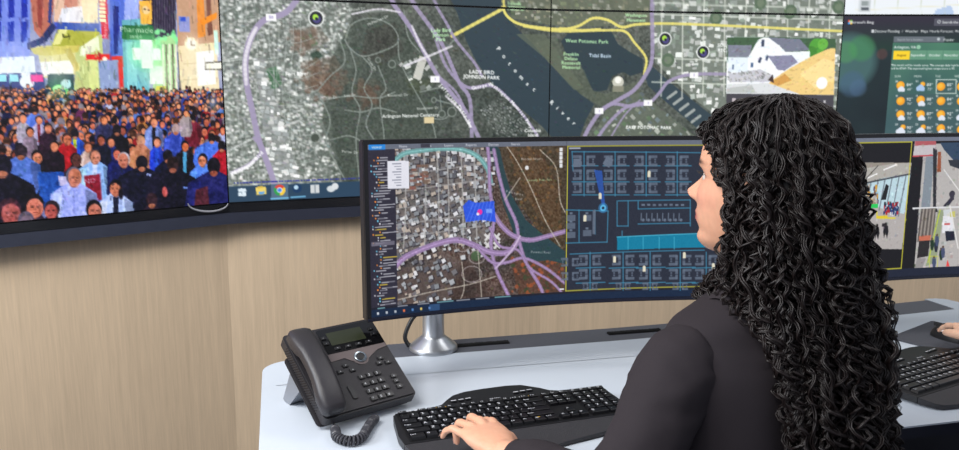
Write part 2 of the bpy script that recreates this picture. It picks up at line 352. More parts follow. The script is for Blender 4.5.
    for pts, wd in (([(302, -8), (286, 12), (264, 20), (252, 35), (246, 55), (246, 80), (252, 110), (258, 138), (263, 152), (269, 168), (277, 192)], 5.6),
                    ([(232, 173), (250, 164), (262, 150), (254, 138)], 3.4), ([(384, -8), (398, 10), (412, 30), (426, 55), (438, 76), (452, 94), (466, 112), (480, 140)], 4.6),
                    ([(404, -8), (424, 18), (442, 44), (452, 66), (460, 84), (470, 100), (472, 140)], 4.2), ([(428, -8), (446, 22), (456, 40), (474, 62), (482, 76)], 3), ([(436, 40), (446, 66), (462, 84), (474, 88), (490, 84)], 3.2),
                    ([(470, 88), (492, 86), (508, 98), (524, 116), (538, 136)], 3), ([(438, 76), (456, 92), (466, 112)], 2.6),
                    ([(582, 142), (590, 126), (602, 110), (618, 100), (634, 90), (646, 74), (652, 58), (652, 20), (651, -14)], 4.6), ([(595, 142), (606, 126), (622, 110), (636, 104), (650, 102), (660, 92), (668, 82), (682, 76), (700, 74), (726, 74)], 3.6),
                    ([(598, 112), (612, 104), (630, 106), (650, 103)], 3.6), ([(608, 142), (624, 116), (640, 100)], 2)): c.pline(pts, wd*.92, pu, .8)
    for pts, wd in (([(246, 84), (245, 60), (250, 40), (256, 28)], 3), ([(232, 173), (248, 166), (256, 158)], 2.6), ([(412, 26), (420, 44), (430, 60)], 2), ([(446, 96), (460, 110), (470, 126)], 2),
                    ([(400, 12), (378, 9), (352, 14)], 1.6), ([(404, 66), (424, 58), (452, 46)], 2)): c.pline(pts, wd, (204, 200, 208), .75)
    def along(t, pts, size, col, al=1):
        size *= 1.15
        q = [np.array(c.at(*p)) for p in pts]; L = [np.linalg.norm(b-a) for a, b in zip(q, q[1:])]; tot = sum(L); n = len(t)
        for i, ch in enumerate(t):
            d = tot*(i+.5)/n; j = 0
            while j < len(L)-1 and d > L[j]: d -= L[j]; j += 1
            v = q[j] + (q[j+1]-q[j])*d/L[j]; a = math.atan2(*(q[j+1]-q[j])[::-1])
            if ch != ' ': c.text(ch, v, size*c.k, col, a, al)
    wh = (240, 242, 240); gr = (176, 224, 168); c.bold = .35
    along('Potomac', [(496, 45), (512, 66), (526, 82), (538, 92)], 5.2, wh); along('River', [(549, 100), (562, 112), (577, 126)], 5.2, wh)
    along('George Washington Memorial Pkwy', [(472, 88), (492, 84), (506, 96), (520, 110), (532, 128)], 4.2, wh, .9)
    along('Jefferson Davis Hwy', [(440, 84), (452, 98), (464, 112), (472, 128)], 4.2, wh, .9)
    along('Washington Blvd', [(232, 174), (250, 165), (262, 152)], 4, wh, .9)
    for i, t in enumerate(('Lady Bird', 'Johnson', 'Park')): c.ptext(t, 441, 30+i*4.6, 4.8, gr, -2)
    c.ptext('LADY BIRD', 482, 72, 5, wh, 2); c.ptext('JOHNSON PARK', 482, 77, 5, wh, 2)
    c.ptext('Arlington National Cemetery', 411, 115.5, 4.4, wh, -1, .9); c.ptext('Fort Myer', 297, 73.5, 4.6, wh, -3)
    c.ptext('West Potomac Park', 587, 41, 5, gr, 1); c.ptext('Tidal Basin', 600, 55.5, 5, (196, 214, 232), 1)
    for i, t in enumerate(('Franklin', 'Delano', 'Roosevelt', 'Memorial')): c.ptext(t, 571, 54+i*4.4, 4.6, gr, 1)
    c.ptext('EAST POTOMAC PARK', 649, 127.5, 4.6, wh, 1); c.ptext('Columbia', 533, 130.5, 4.6, wh); c.ptext('Island', 533, 135, 4.6, wh)
    c.ptext('Washington', 636, 15, 4.4, gr); c.ptext('Monument', 636, 20, 4.4, gr); c.ptext('Lincoln', 514, 4, 4.4, gr); c.ptext('Memorial', 516, 8.6, 4.4, gr)
    c.ptext('SOU', 722, 45, 4.6, wh); c.ptext('REC', 722, 50, 4.6, wh)
    for t, x, y, a in (('Marshall Dr', 356, 9, -10), ('McPherson Dr', 378, 20, -24), ('Lee Dr', 350, 95, -4), ('Meigs Dr', 330, 97, 0), ('Grant Dr', 372, 64, 60), ('Roosevelt Dr', 398, 95, -2), ('Eisenhower Dr', 428, 108, -3), ('Porter Dr', 350, 152, 6)):
        c.ptext(t, x, y, 3.4, (196, 200, 196), a, .75)
    for x, y in ((271, 17), (435, 79), (599, 111), (648, 103), (694, 75)): c.pblock(x, y, 9, 6, (232, 232, 238)); c.ptext('50' if x < 300 else '1', x, y, 4, (120, 110, 150))
    for x, y in ((316, 18), (665, 39), (703, 52)):
        c.pdisc(x, y, 7.2, (206, 210, 206)); c.pdisc(x, y, 6, (28, 30, 36)); c.pdisc(x+.6, y+1, 3.6, (64, 58, 110)); c.pdisc(x-.6, y-1, 2.6, (150, 196, 60)); c.pdisc(x+.4, y+.6, 1.4, (24, 28, 40))
    # picture window of a flooded house
    def hp(pts, col, al=1): c.ppoly(pts, col, al)
    hp([(727, 36.5), (836, 38.5), (834, 95), (726.5, 93.5)], (224, 232, 242))
    hp([(727, 37), (775, 37), (836, 38.5), (836, 52), (800, 62), (727, 60)], (58, 84, 58)); c.pdisc(817, 47, 9, (72, 142, 50)); c.pdisc(823, 44, 6, (92, 160, 60)); c.pdisc(812, 52, 6, (60, 120, 44))
    hp([(728, 45), (752, 45), (750, 57), (728, 57)], (112, 116, 130)); hp([(728, 57), (752, 57), (752, 72), (728, 72)], (206, 216, 230))
    hp([(748, 58), (758, 40), (764, 37), (772, 38), (786, 52), (788, 54), (786, 70), (748, 72)], (226, 236, 246)); hp([(768, 37), (800, 39), (810, 50), (786, 52), (780, 46)], (106, 110, 126))
    hp([(786, 52), (810, 51), (810, 62), (786, 66)], (216, 224, 234)); c.pblock(763, 43, 3, 7, (50, 58, 76)); c.pblock(752, 65, 3, 5, (80, 100, 130)); c.pblock(760, 60, 3, 6, (56, 66, 90), 20); c.pblock(767, 58, 3, 6, (60, 70, 96), 20); c.pblock(733, 67, 2.4, 5, (110, 124, 150))
    hp([(768, 56), (792, 55), (798, 62), (784, 71), (778, 70)], (122, 122, 146)); hp([(764, 70), (784, 70), (774, 80), (764, 76)], (232, 238, 244))
    hp([(728, 74), (760, 69), (775, 76), (770, 82), (730, 82)], (178, 178, 186))
    for i in range(50): c.pblock(728+g.random()*42, 72+g.random()*9, 2+2*g.random(), 1.5, (110+80*g.random(),)*3, g.random()*90)
    hp([(790, 68), (810, 57), (830, 48), (835.5, 48), (834, 95), (780, 94), (768, 84), (775, 78)], (214, 184, 118)); hp([(800, 74), (824, 58), (834, 62), (834, 80), (815, 88)], (226, 198, 136))
    hp([(770, 82), (785, 74), (792, 80), (778, 86)], (190, 140, 70)); hp([(768, 80), (773, 74), (774, 83)], (60, 44, 40)); hp([(727, 84), (768, 83), (800, 94), (726.5, 93.5)], (196, 198, 200)); hp([(727, 88), (752, 85), (756, 93), (727, 93)], (168, 172, 170))
    strokes(c, 727, 38, 835, 93, 520, (1, 4), (.7, 2), .76, 1.16, .5, 3, -20); c.pdisc(822, 83, 6.4, (236, 234, 226))
    hp([(726.5, 93.5), (834, 95), (832, 150), (725, 148)], (62, 60, 66)); c.pblock(734, 100, 4, 4, (170, 160, 165)); c.ptext('Jeff 1', 743, 100, 3.6, (190, 186, 190)); c.ptext('x', 825, 101, 6, (214, 212, 214))
    c.a[:] = c.a*1.13 + 6
    # seam, taskbar and its icons
    y0 = PH*2-1-.078*PH; c.rect(0, y0, W, PH*2, (44, 70, 94))
    for i in range(120): c.rect(6+i*3.1+g.random(), y0-4.5, 8+i*3.1+g.random()*1.6, y0-2.6, (52, 60, 150), .8)
    c.ppoly([(271, 184.6), (288, 183.6), (288, 200), (271, 200)], (86, 112, 134)); c.pline([(271, 199), (288, 198)], 1.3, (120, 190, 230)); c.pline([(291, 197.5), (305, 196.6)], 1.2, (120, 190, 230))
    for dx, dy in ((-2, -2), (2, -2), (-2, 2), (2, 2)): c.pblock(242+dx, 192.5+dy, 3.4, 3.4, (226, 240, 250), -4)
    c.pblock(261, 191, 9, 7, (240, 214, 110), -4); c.pblock(260, 187.5, 5, 2, (224, 190, 80), -4); c.pblock(261.5, 193, 5, 2.4, (110, 170, 220), -4)
    cx, cy = c.at(279.5, 190.3); r = 5.2*c.k
    for a0, col in ((210, (222, 70, 56)), (330, (250, 208, 66)), (90, (52, 160, 84))):
        c.poly([(cx, cy)] + [(cx+r*math.cos(R(a)), cy+r*math.sin(R(a))) for a in range(a0, a0+121, 12)], col)
    c.disc((cx, cy), r*.48, (240, 244, 248)); c.disc((cx, cy), r*.36, (74, 136, 232))
    c.pdisc(297, 188.5, 4.2, (24, 58, 96)); c.pdisc(296, 187.5, 2, (190, 220, 240)); c.pblock(315, 189, 8, 8, (212, 216, 218)); c.pblock(315, 189, 1, 8, (140, 150, 160)); c.pdisc(331, 189, 4, (214, 220, 224), ry=3); c.pdisc(335, 186.5, 3.2, (222, 226, 230))
paint_map(vmap)

def paint_weather(c):
    g = np.random.default_rng(3); W, H = c.w, c.h
    up = vnoise(W, PH, 70, 3, 4); c.a[:PH] = np.where((up > .52)[..., None], (188, 208, 238), (240, 245, 250))
    for i in range(14):
        y = PH - 5 - i*14; c.line([(0, y), (W, y-20)], 1.4, (236, 232, 200), .6); c.line([(i*30+10, PH), (i*30-10, 0)], 1.2, (206, 214, 190), .6)
    c.ppoly([(842, -2), (853, -2), (856, 16.4), (842, 16.4)], (240, 246, 252)); c.pblock(864.5, 6.5, 10.5, 11, (206, 212, 216)); c.pblock(864.5, 4, 7, 4, (150, 160, 160)); c.pblock(864.5, 10, 8, 3, (90, 96, 104))
    n = vnoise(W, PH, 90, 3, 8)[..., None]; L = c.a[PH:]; yy = np.linspace(0, 1, PH)[:, None, None]
    L[:] = np.array((34, 48, 52)) + (n-.5)*np.array((18, 34, 30))
    hd = np.clip((yy-.02)/.16, 0, 1); top = np.array((50, 46, 60))*(1-hd) + np.array((36, 58, 52))*hd; L[:] = np.where(yy < .2, top + 0*L, L)
    for x, y, r, col, al in ((848, 62, 26, (86, 128, 126), .9), (846, 52, 10, (84, 150, 96), .7), (852, 84, 12, (72, 100, 132), .6), (858, 88, 8, (80, 108, 140), .5), (882, 54, 5, (110, 70, 66), .6), (862, 48, 12, (70, 150, 84), .5)):
        for k in range(6): c.pdisc(x, y, r*(.85+.06*k), col, al/5)
    x0, y0 = c.at(893, 43); card = np.zeros((H, W, 1), np.float32); card[int(y0):, int(x0):] = .92
    gx = np.linspace(0, 1, W)[None, :, None]; gy = np.clip((np.arange(H)[:, None, None]-y0)/(H-y0), 0, 1)
    nn = vnoise(W, H, 60, 2, 31)[..., None]
    colr = np.array((78, 130, 106))*(1-gy)**1.3 + np.array((70, 94, 106))*(1-(1-gy)**1.3) + (nn-.5)*np.array((44, 60, 30))
    c.a += card*(colr-c.a)
    wh = (244, 247, 247); c.bold = .3
    for dx, dy, col in ((-1, -1, (230, 90, 60)), (1, -1, (120, 190, 70)), (-1, 1, (60, 150, 220)), (1, 1, (250, 200, 60))): c.pblock(850+dx*1.1, 22+dy*1.1, 2, 2, col)
    c.ptext('Microsoft Bing', 861.5, 22, 3.6, wh); c.pblock(950, 22, 30, 7, (84, 84, 96)); c.pdisc(939, 21.6, 1.6, (200, 204, 208)); c.pdisc(939, 21.6, .9, (84, 84, 96)); c.ptext('Search the web', 954, 22, 3.2, wh)
    for t, x in (('Discover', 881), ('Flooding  /  Weather', 903), ('Maps', 924.5), ('Hourly Forecast', 941.5), ('More', 959)): c.ptext(t, x, 31, 3.1, wh)
    c.pblock(872.5, 31, 2.6, 2.6, (206, 210, 214)); c.pblock(919, 39.5, 48, 5.4, (104, 112, 120)); c.ptext('Search for a location', 910, 39.5, 2.6, (170, 178, 182)); c.pdisc(938.5, 39, 1.4, (190, 200, 204)); c.ptext('Popular', 949, 39.6, 3, wh)
    c.ptext('Arlington, VA', 905, 47, 3.4, wh); c.pdisc(918.5, 47, 2, (150, 200, 170))
    for i, t in enumerate(('August', 'September', 'October', 'November')):
        x = 901.5+i*16.6; c.pblock(x, 55, 15.4, 8.6, (252, 214, 44) if i == 0 else (112, 164, 134), 0, 1 if i == 0 else .75); c.ptext(t, x, 55, 2.9, (120, 96, 20) if i == 0 else wh)
    c.ptext('This month will be mostly sunny. The average daily high/low', 926, 65, 2.5, wh); c.ptext('will be 87/69. The expected highest temperature is 95.', 923, 68.4, 2.5, wh)
    def sun(x, y, r): c.pdisc(x, y, r, (250, 166, 40)); c.pdisc(x-.6, y-.7, r*.6, (252, 190, 64))
    def cloud(x, y, r, col=(226, 232, 244)): c.pdisc(x-r*.6, y+r*.2, r*.62, col); c.pdisc(x+r*.5, y+r*.25, r*.6, col); c.pdisc(x, y-r*.1, r*.75, col); c.pblock(x, y+r*.55, r*2, r*.55, col)
    rows = (('SUN', 'MON', 'TUE', 'WED'), ); ys = (86.5, 101, 115.5, 129.5)
    for j, t in enumerate(('SUN', 'MON', 'TUE', 'WED', 'THU', 'FRI')): c.ptext(t, 897.5+j*20.2, 76.2, 2.8, (206, 216, 210))
    kinds = ((1, 2, 0, 0, 1, 3), (0, 1, 0, 0, 1, 1), (1, 1, 1, 3, 1, 0), (3, 3, 1, 0, 1, 1)); num = 5
    for i, y in enumerate(ys):
        for j in range(6):
            x = 901+j*20.2; k = kinds[i][j]; d = i*7+j
            if not (i == 0 and j < 2): c.pblock(x+5.5, y, 19, 13.4, (66, 88, 94), 0, .55)
            day = (29, 30, 31)[j] if i == 0 and j < 3 else num + d - 3; c.ptext(str(abs(day) % 31 + 1), x-4.5, y-5.2, 2.6, wh)
            if k == 0: sun(x-.5, y, 4)
            elif k == 1: sun(x-.6, y-1.2, 3.9); cloud(x+.4, y+2.4, 3)
            elif k == 2: sun(x+1.6, y-2.4, 2.2); cloud(x-.6, y+1.2, 3.6, (170, 200, 236))
            else: sun(x+2, y-2.4, 2.4); cloud(x-.4, y+1.4, 4)
            hi = 84 + (d*5) % 9; c.ptext(f'{hi}°', x+8.6, y-1.8, 4, wh); c.ptext(f'{hi-16}°', x+8.6, y+2.6, 3.2, (206, 214, 218))
    q = c.P([(936.2, 79.6), (956, 79.6), (956, 93.4), (936.2, 93.4), (936.2, 79.6)]); c.line(q, 1.1, (196, 214, 206))
    c.rect(0, H-4, W, H, (120, 136, 146))
paint_weather(wthr)
def paint_crowd(c):
    g = np.random.default_rng(11); P = c.ppoly
    c.a[:] = np.array((150, 156, 190)) + (vnoise(c.w, c.h, 30, 4, 6)[..., None]-.5)*60
    # street front, left to right
    P([(-290, -40), (30, -30), (30, 62), (-290, 82)], (122, 140, 222))
    for x in range(-278, 28, 13):
        P([(x, -30), (x+6, -30), (x+6.5, 17), (x+.5, 18)], (38, 56, 168)); P([(x, 22), (x+6, 21), (x+6, 41), (x, 42)], (40, 60, 172))
    P([(-290, 68), (34, 56), (36, 74), (-290, 92)], (232, 242, 255)); P([(-290, 84), (45, 72), (45, 96), (-290, 112)], (56, 66, 120))
    for x in range(-274, 30, 12): c.pblock(x, 78, 6, 6, (150, 226, 232))
    P([(27, -30), (58, -30), (52, 22), (42, 40), (34, 30)], (186, 116, 98)); P([(36, -30), (44, -30), (42, 30), (38, 26)], (150, 74, 68)); P([(50, -30), (54, -30), (51, 24), (48, 22)], (60, 70, 130))
    P([(54, -30), (96, -30), (96, 24), (54, 24)], (226, 190, 168)); P([(80, -30), (98, -30), (98, 24), (82, 24)], (238, 222, 180)); P([(62, 8), (82, 6), (84, 22), (58, 22)], (226, 228, 238)); P([(66, -20), (76, -20), (78, 6), (64, 8)], (196, 128, 110))
    P([(36, 46), (76, 44), (80, 74), (44, 78)], (214, 208, 140)); P([(40, 62), (72, 60), (74, 74), (44, 76)], (238, 244, 236)); P([(76, 44), (102, 34), (106, 96), (74, 96)], (196, 206, 140)); P([(82, 38), (98, 34), (100, 50), (80, 56)], (232, 238, 206))
    P([(52, 46), (58, 26), (98, 28), (106, 30), (82, 46)], (176, 178, 74)); P([(60, 28), (68, 28), (60, 44), (52, 45)], (226, 224, 150)); P([(52, 22), (100, 23), (108, 28), (106, 32), (56, 29)], (64, 92, 176)); P([(52, 22), (57, 27), (46, 42), (28, 50), (27, 43), (40, 38)], (52, 60, 108))
    P([(30, 48), (80, 45), (78, 52), (46, 56), (34, 54)], (206, 196, 104)); P([(64, 50), (70, 47), (80, 68), (76, 72)], (188, 176, 96))
    c.pline([(63, 34), (64, 37), (70, 36)], 1, (90, 92, 40))
    P([(48, 74), (74, 74), (74, 98), (46, 98)], (40, 66, 76)); c.pdisc(60, 93, 7, (120, 232, 120)); c.pdisc(58, 90, 4, (190, 250, 170)); c.pdisc(66, 84, 4, (190, 214, 236)); c.pdisc(27, 82, 5.4, (236, 246, 252)); c.pdisc(26, 74, 3.4, (236, 246, 252)); c.pblock(37, 78, 9, 6, (236, 60, 140))
    P([(96, -30), (112, -30), (110, 34), (100, 34)], (120, 130, 206)); P([(97, -30), (106, -30), (109, 39), (102, 38)], (206, 44, 66))
    for i in range(7): c.pblock(102+.1*i, -4+i*4, 5.4, 2.6, (250, 236, 190))
    c.ptext('E', 104, 36, 5, (250, 220, 220), 84); c.ptext('theatre', 105.2, 30, 4.6, (250, 220, 220), -84)
    P([(86, 54), (124, 54), (124, 60), (86, 60)], (222, 56, 50)); P([(118, 58), (124, 57), (128, 94), (120, 94)], (216, 60, 52)); c.pdisc(105, 59, 2, (255, 240, 220)); P([(98, 61), (116, 60), (117, 94), (100, 94)], (146, 162, 200)); P([(88, 60), (98, 60), (100, 96), (90, 96)], (214, 222, 150))
    P([(110, -30), (128, -30), (126, 56), (110, 56)], (90, 116, 206)); P([(113, 6), (119, 6), (118, 54), (114, 54)], (40, 52, 130)); P([(126, -30), (140, -30), (138, 24), (124, 24)], (160, 176, 236)); P([(122, 20), (146, 18), (150, 22), (150, 96), (124, 96)], (110, 176, 190)); P([(136, -30), (176, -30), (176, 40), (152, 42)], (52, 44, 66))
    for i in range(9): c.pline([(154+i*2.6, -28), (155+i*2.5, 30)], .8, (110, 104, 120), .8, False)
    P([(139, 1), (152, 0), (152, 24), (141, 24)], (250, 186, 80)); c.pdisc(146, 10, 3.6, (238, 206, 150)); c.pdisc(145, 9, .8, (40, 30, 40)); c.pdisc(149, 10, .8, (40, 30, 40))
    P([(122, 25), (153, 25), (156, 41), (122, 39)], (40, 104, 60)); c.ptext('Pharmacie', 137, 29.5, 6.4, (236, 255, 226)); c.ptext('santé', 136, 36, 4.6, (236, 255, 226))
    P([(152, 40), (176, 34), (178, 110), (154, 110)], (170, 214, 150)); P([(150, 66), (164, 66), (164, 84), (150, 84)], (236, 255, 238)); P([(126, 42), (136, 42), (138, 92), (128, 92)], (140, 206, 214))
    for k in range(5): c.pdisc(147, 54, 17-2.6*k, (120, 240, 150), .14)
    c.pblock(147, 54, 25, 10.5, (248, 255, 246)); c.pblock(147, 54, 10.5, 26, (248, 255, 246))
    for i in range(26): c.pdisc(156+g.random()*26, 30+g.random()*16, 1.2+g.random(), (140, 240, 160), .7)
    for i in range(7): P([(162+i*3.2, 44), (164+i*3.2, 44), (166+i*3.2, 118), (164+i*3.2, 118)], ((232, 226, 206), (116, 104, 90))[i % 2])
    P([(156, 86), (166, 86), (166, 120), (154, 120)], (216, 208, 70)); P([(160, 92), (164, 92), (165, 106), (160, 108)], (240, 255, 226))
    P([(178, 46), (216, 36), (222, 128), (184, 126)], (232, 216, 178)); P([(176, -30), (240, -30), (240, 40), (178, 46)], (196, 158, 130)); P([(196, -30), (202, -30), (206, 36), (198, 38)], (230, 150, 70)); P([(205, -30), (209, -30), (213, 34), (208, 36)], (130, 90, 76)); P([(200, 20), (217, 12), (217, 18), (202, 26)], (240, 150, 50))
    for y in (62, 78, 96): c.pline([(184, y+2), (218, y)], .9, (196, 176, 140), .8, False)
    c.pblock(184.5, 24, 10, 14, (150, 156, 206)); c.pblock(183, 19, 5, 4, (60, 90, 200)); c.pdisc(191.5, 44, 6.4, (255, 232, 196)); c.pdisc(191.5, 44, 5, (250, 246, 234)); c.pblock(191.5, 43, .9, 4, (80, 60, 50)); c.pblock(193, 45, 4, .9, (80, 60, 50))
    P([(196, 52), (214, 50), (216, 84), (198, 86)], (250, 252, 244)); P([(205, 62), (222, 61), (222, 70), (205, 70)], (50, 44, 40)); P([(206, 63.4), (222, 62.4), (222, 68.6), (206, 68.6)], (236, 244, 222)); P([(208, 92), (218, 91), (221, 124), (211, 124)], (160, 206, 170)); P([(211, 96), (217, 95), (219, 116), (213, 116)], (250, 255, 240)); P([(214, 30), (218, 30), (219, 54), (215, 54)], (200, 240, 220))
    # the crowd, far to near
    skins = [(236, 150, 106), (214, 128, 92), (246, 176, 134), (178, 100, 74), (232, 140, 104)]
    hairs = [(26, 20, 30), (40, 28, 30), (62, 40, 34), (20, 18, 34), (96, 62, 40), (150, 140, 146)]
    tops = [(24, 22, 44), (30, 28, 52), (44, 44, 92), (66, 86, 170), (120, 150, 214), (176, 40, 44), (190, 196, 220), (40, 36, 40), (90, 60, 60), (26, 30, 70), (150, 110, 96), (70, 70, 96), (224, 160, 90), (60, 110, 190), (28, 24, 34)]
    def fig(x, y, s, top, hair, skin, face=1, bald=False, wide=1.0, jac=None):
        top = np.array(top, float)
        w = 2.0*s*wide
        P([(x-.5*s, y+.6*s), (x+.5*s, y+.6*s), (x+1.3*s*wide, y+1.55*s), (x+w, y+2.3*s), (x+w*1.12, y+5.4*s), (x+w*.8, y+8*s), (x-w*.8, y+8*s), (x-w*1.12, y+5.4*s), (x-w, y+2.3*s), (x-1.3*s*wide, y+1.55*s)], top)
        P([(x+.5*w, y+1.7*s), (x+w, y+2.3*s), (x+w*1.12, y+5.4*s), (x+w*.8, y+7*s), (x+.55*w, y+4*s)], top*.72, .8)
        if s > 3: P([(x-.9*w, y+2.2*s), (x-.5*w, y+2*s), (x-.6*w, y+6*s), (x-w, y+5*s)], np.minimum(255, top*1.2+6), .6)
        if jac is not None: P([(x-.45*s, y+1.4*s), (x+.45*s, y+1.4*s), (x+.35*s, y+7*s), (x-.35*s, y+7*s)], jac)
        c.pdisc(x, y+.9*s, .5*s, np.array(skin)*.8)
        if face == 0:
            c.pdisc(x, y, .86*s, hair, 1, 1.12*s); c.pdisc(x, y+.95*s, .5*s, np.array(skin)*.85, 1, .3*s)
        else:
            c.pdisc(x, y-.1*s, .88*s, hair, 1, 1.12*s)
            c.pdisc(x+.12*s*face, y+.24*s, .72*s, skin, 1, .92*s)
            if bald: c.pdisc(x+.12*s*face, y-.1*s, .7*s, skin, 1, .92*s)
            if s > 4.2:
                dk = np.array(skin)*.5
                for e in (-.33, .33): c.pblock(x+(e+.14*face)*s, y+.02*s, .36*s, .10*s, dk, 0, .7); c.pblock(x+(e+.14*face)*s, y+.17*s, .26*s, .12*s, dk*.8, 0, .75)
                P([(x+.16*face*s, y+.15*s), (x+.30*face*s, y+.5*s), (x+.06*face*s, y+.52*s)], np.array(skin)*.78, .7)
                c.pblock(x+.15*face*s, y+.74*s, .42*s, .11*s, np.array(skin)*np.array((.7, .5, .5)), 0, .8)
                c.pdisc(x+.15*face*s, y+1.0*s, .3*s, np.array(skin)*.85, .5, .14*s)
                P([(x+.5*s, y-.3*s), (x+.92*s, y), (x+.7*s, y+.9*s), (x+.5*s, y+.9*s)], np.array(skin)*.7, .5)
    y = 90.0
    while y < 205:
        s = 1.7 + (y-90)*.052; step = s*2.5
        for x in np.arange(-282 + g.random()*step, 236, step):
            if y > 172: continue
            wx = x + g.normal()*s*.5; f = 1 if g.random() < .40 else (0 if g.random() < .7 else -1)
            t = tops[g.integers(len(tops))]
            if g.random() < (.55 if y < 125 else .2): t = tuple(np.array(t)*.5 + np.array((60, 70, 150))*.5)
            fig(wx, y + g.normal()*s*.9, s*(.72+.3*g.random()), t, hairs[g.integers(len(hairs))], skins[g.integers(len(skins))], f)
        y += s*1.0
    sk, dk = (240, 160, 118), (34, 26, 32)
    for x, yy, s, top, hair, skin, f, bald, wd, jac in (
        (35, 110, 3.4, (104, 136, 214), (60, 44, 44), sk, 0, 0, 1.3, None), (23, 119, 3, (200, 190, 196), (196, 150, 130), sk, 1, 1, 1, None), (39, 120, 3.2, (206, 196, 216), (90, 60, 50), sk, 1, 0, 1, (150, 40, 50)),
        (48, 128, 3.8, (60, 30, 50), dk, sk, 1, 0, 1.1, None), (30, 132, 3.6, (170, 150, 160), dk, sk, 1, 0, 1, None), (104, 120, 3.6, (70, 70, 110), (90, 50, 40), (246, 160, 110), 1, 0, 1.2, None), (117, 130, 4.2, (30, 26, 40), dk, sk, 0, 0, 1.3, None),
        (75, 134, 3.8, (50, 110, 214), dk, sk, 0, 0, 1.2, (206, 220, 60)), (67, 139, 4.6, (206, 36, 48), (70, 46, 40), (240, 150, 110), 1, 0, 1.1, None), (54, 146, 4.2, (40, 24, 40), dk, sk, 1, 0, 1.2, None),
        (154, 122, 4, (150, 168, 216), (96, 50, 40), (246, 168, 120), 1, 0, 1.1, (30, 24, 34)), (176, 129, 4.4, (74, 100, 190), (206, 180, 170), sk, 0, 0, 1.3, None), (193, 118, 3.6, (140, 40, 60), dk, sk, 0, 0, 1.1, None), (186, 113, 3, (190, 176, 170), dk, sk, 1, 0, 1, None),
        (141, 141, 4.6, (214, 150, 110), (224, 170, 130), (236, 160, 120), 0, 0, 1.2, None), (157, 142, 4.2, (40, 80, 200), (60, 40, 36), (246, 170, 130), 1, 0, .8, (60, 110, 220)), (185, 146, 4.2, (36, 30, 40), dk, (236, 140, 90), 1, 0, 1.1, (110, 190, 220)),
        (111, 142, 4, (40, 60, 130), dk, sk, 1, 0, 1.1, None), (101, 140, 4, (30, 34, 60), dk, (190, 110, 80), 1, 0, 1.2, None), (88, 147, 4, (220, 190, 170), (120, 70, 50), sk, 1, 0, 1, None), (212, 138, 4.4, (96, 140, 224), dk, sk, 0, 0, 1.9, None), (222, 146, 4.6, (196, 30, 50), dk, sk, 0, 0, 1, None),
        (37, 157, 5, (34, 28, 46), dk, sk, 1, 0, 1.2, None), (21, 152, 5.6, (112, 146, 214), (66, 50, 60), sk, 0, 0, 1.7, None), (76, 160, 5.2, (40, 36, 40), (30, 24, 30), (120, 72, 60), 1, 1, 1.1, None), (95, 157, 5.4, (170, 206, 240), (110, 84, 76), (236, 164, 128), 1, 1, 1.5, (214, 226, 244)),
        (118, 154, 4.6, (30, 40, 110), (40, 30, 36), (236, 140, 110), -1, 0, 1.1, None), (124, 160, 6, (34, 42, 100), (216, 210, 206), (226, 150, 118), -1, 1, 1.3, None), (168, 156, 5.4, (26, 30, 60), (24, 20, 30), sk, 0, 0, 1.2, None), (203, 160, 5.4, (110, 160, 236), (24, 22, 40), sk, -1, 0, 1.2, None)):
        fig(x, yy, s, top, hair, skin, f, bald, wd, jac)
    P([(38, 172), (64, 172), (66, 208), (40, 210)], (50, 110, 190)); P([(58, 176), (78, 178), (80, 188), (60, 186)], (214, 206, 226)); P([(84, 176), (100, 174), (102, 200), (88, 202)], (170, 40, 66)); c.ptext('NO', 90, 181, 6, (236, 214, 220), -4)
    fig(2, 166, 8.5, (26, 22, 44), (24, 20, 40), sk, 0, False, 1.9)
    for k in range(9): fig(-270+k*17+6*g.random(), 168+9*g.random(), 7.5+g.random(), tops[g.integers(len(tops))], hairs[g.integers(5)], skins[g.integers(5)], (0, 1, -1)[k % 3], False, 1.3)
    for k in range(6): fig(-266+k*27, 204+8*g.random(), 9, tops[g.integers(len(tops))], hairs[g.integers(5)], skins[g.integers(5)], (1, 0, -1)[k % 3])
    fig(-40, 160, 8, (60, 40, 60), dk, sk, 1); fig(-80, 165, 8.5, (120, 130, 190), dk, sk, 0); fig(-115, 160, 8, (160, 50, 60), dk, sk, 1); fig(-62, 178, 9, (34, 40, 90), dk, sk, -1)
    fig(142, 163, 6.2, (22, 24, 50), (28, 24, 36), sk, 0, False, 1.9); fig(173, 164, 6.6, (26, 24, 48), (60, 40, 40), (220, 140, 110), 0, False, 1.8); c.pblock(149, 175, 4, 2.2, (190, 200, 236), 20); c.pblock(186, 188, 5, 2, (150, 180, 240), 5); c.pdisc(165, 192, 2.4, (226, 120, 110), 1, 5)
    fig(74, 177, 7.4, (188, 198, 246), (120, 116, 130), (226, 150, 116), 1, True, 1.55); P([(73, 190), (75, 190), (75, 214), (73, 214)], (160, 170, 226), .8)
    fig(116, 188, 6.4, (206, 222, 250), (26, 20, 32), (236, 156, 120), -1, False, 1.3, (34, 40, 66)); c.pdisc(121, 194, 2.2, (30, 24, 36), 1, 5)
    fig(214, 166, 7.6, (40, 44, 110), (28, 22, 36), (220, 130, 100), 0, False, 1.7); P([(196, 190), (208, 186), (210, 212), (194, 212)], (110, 52, 66)); fig(152, 200, 6, (60, 40, 60), (70, 44, 50), sk, 0)
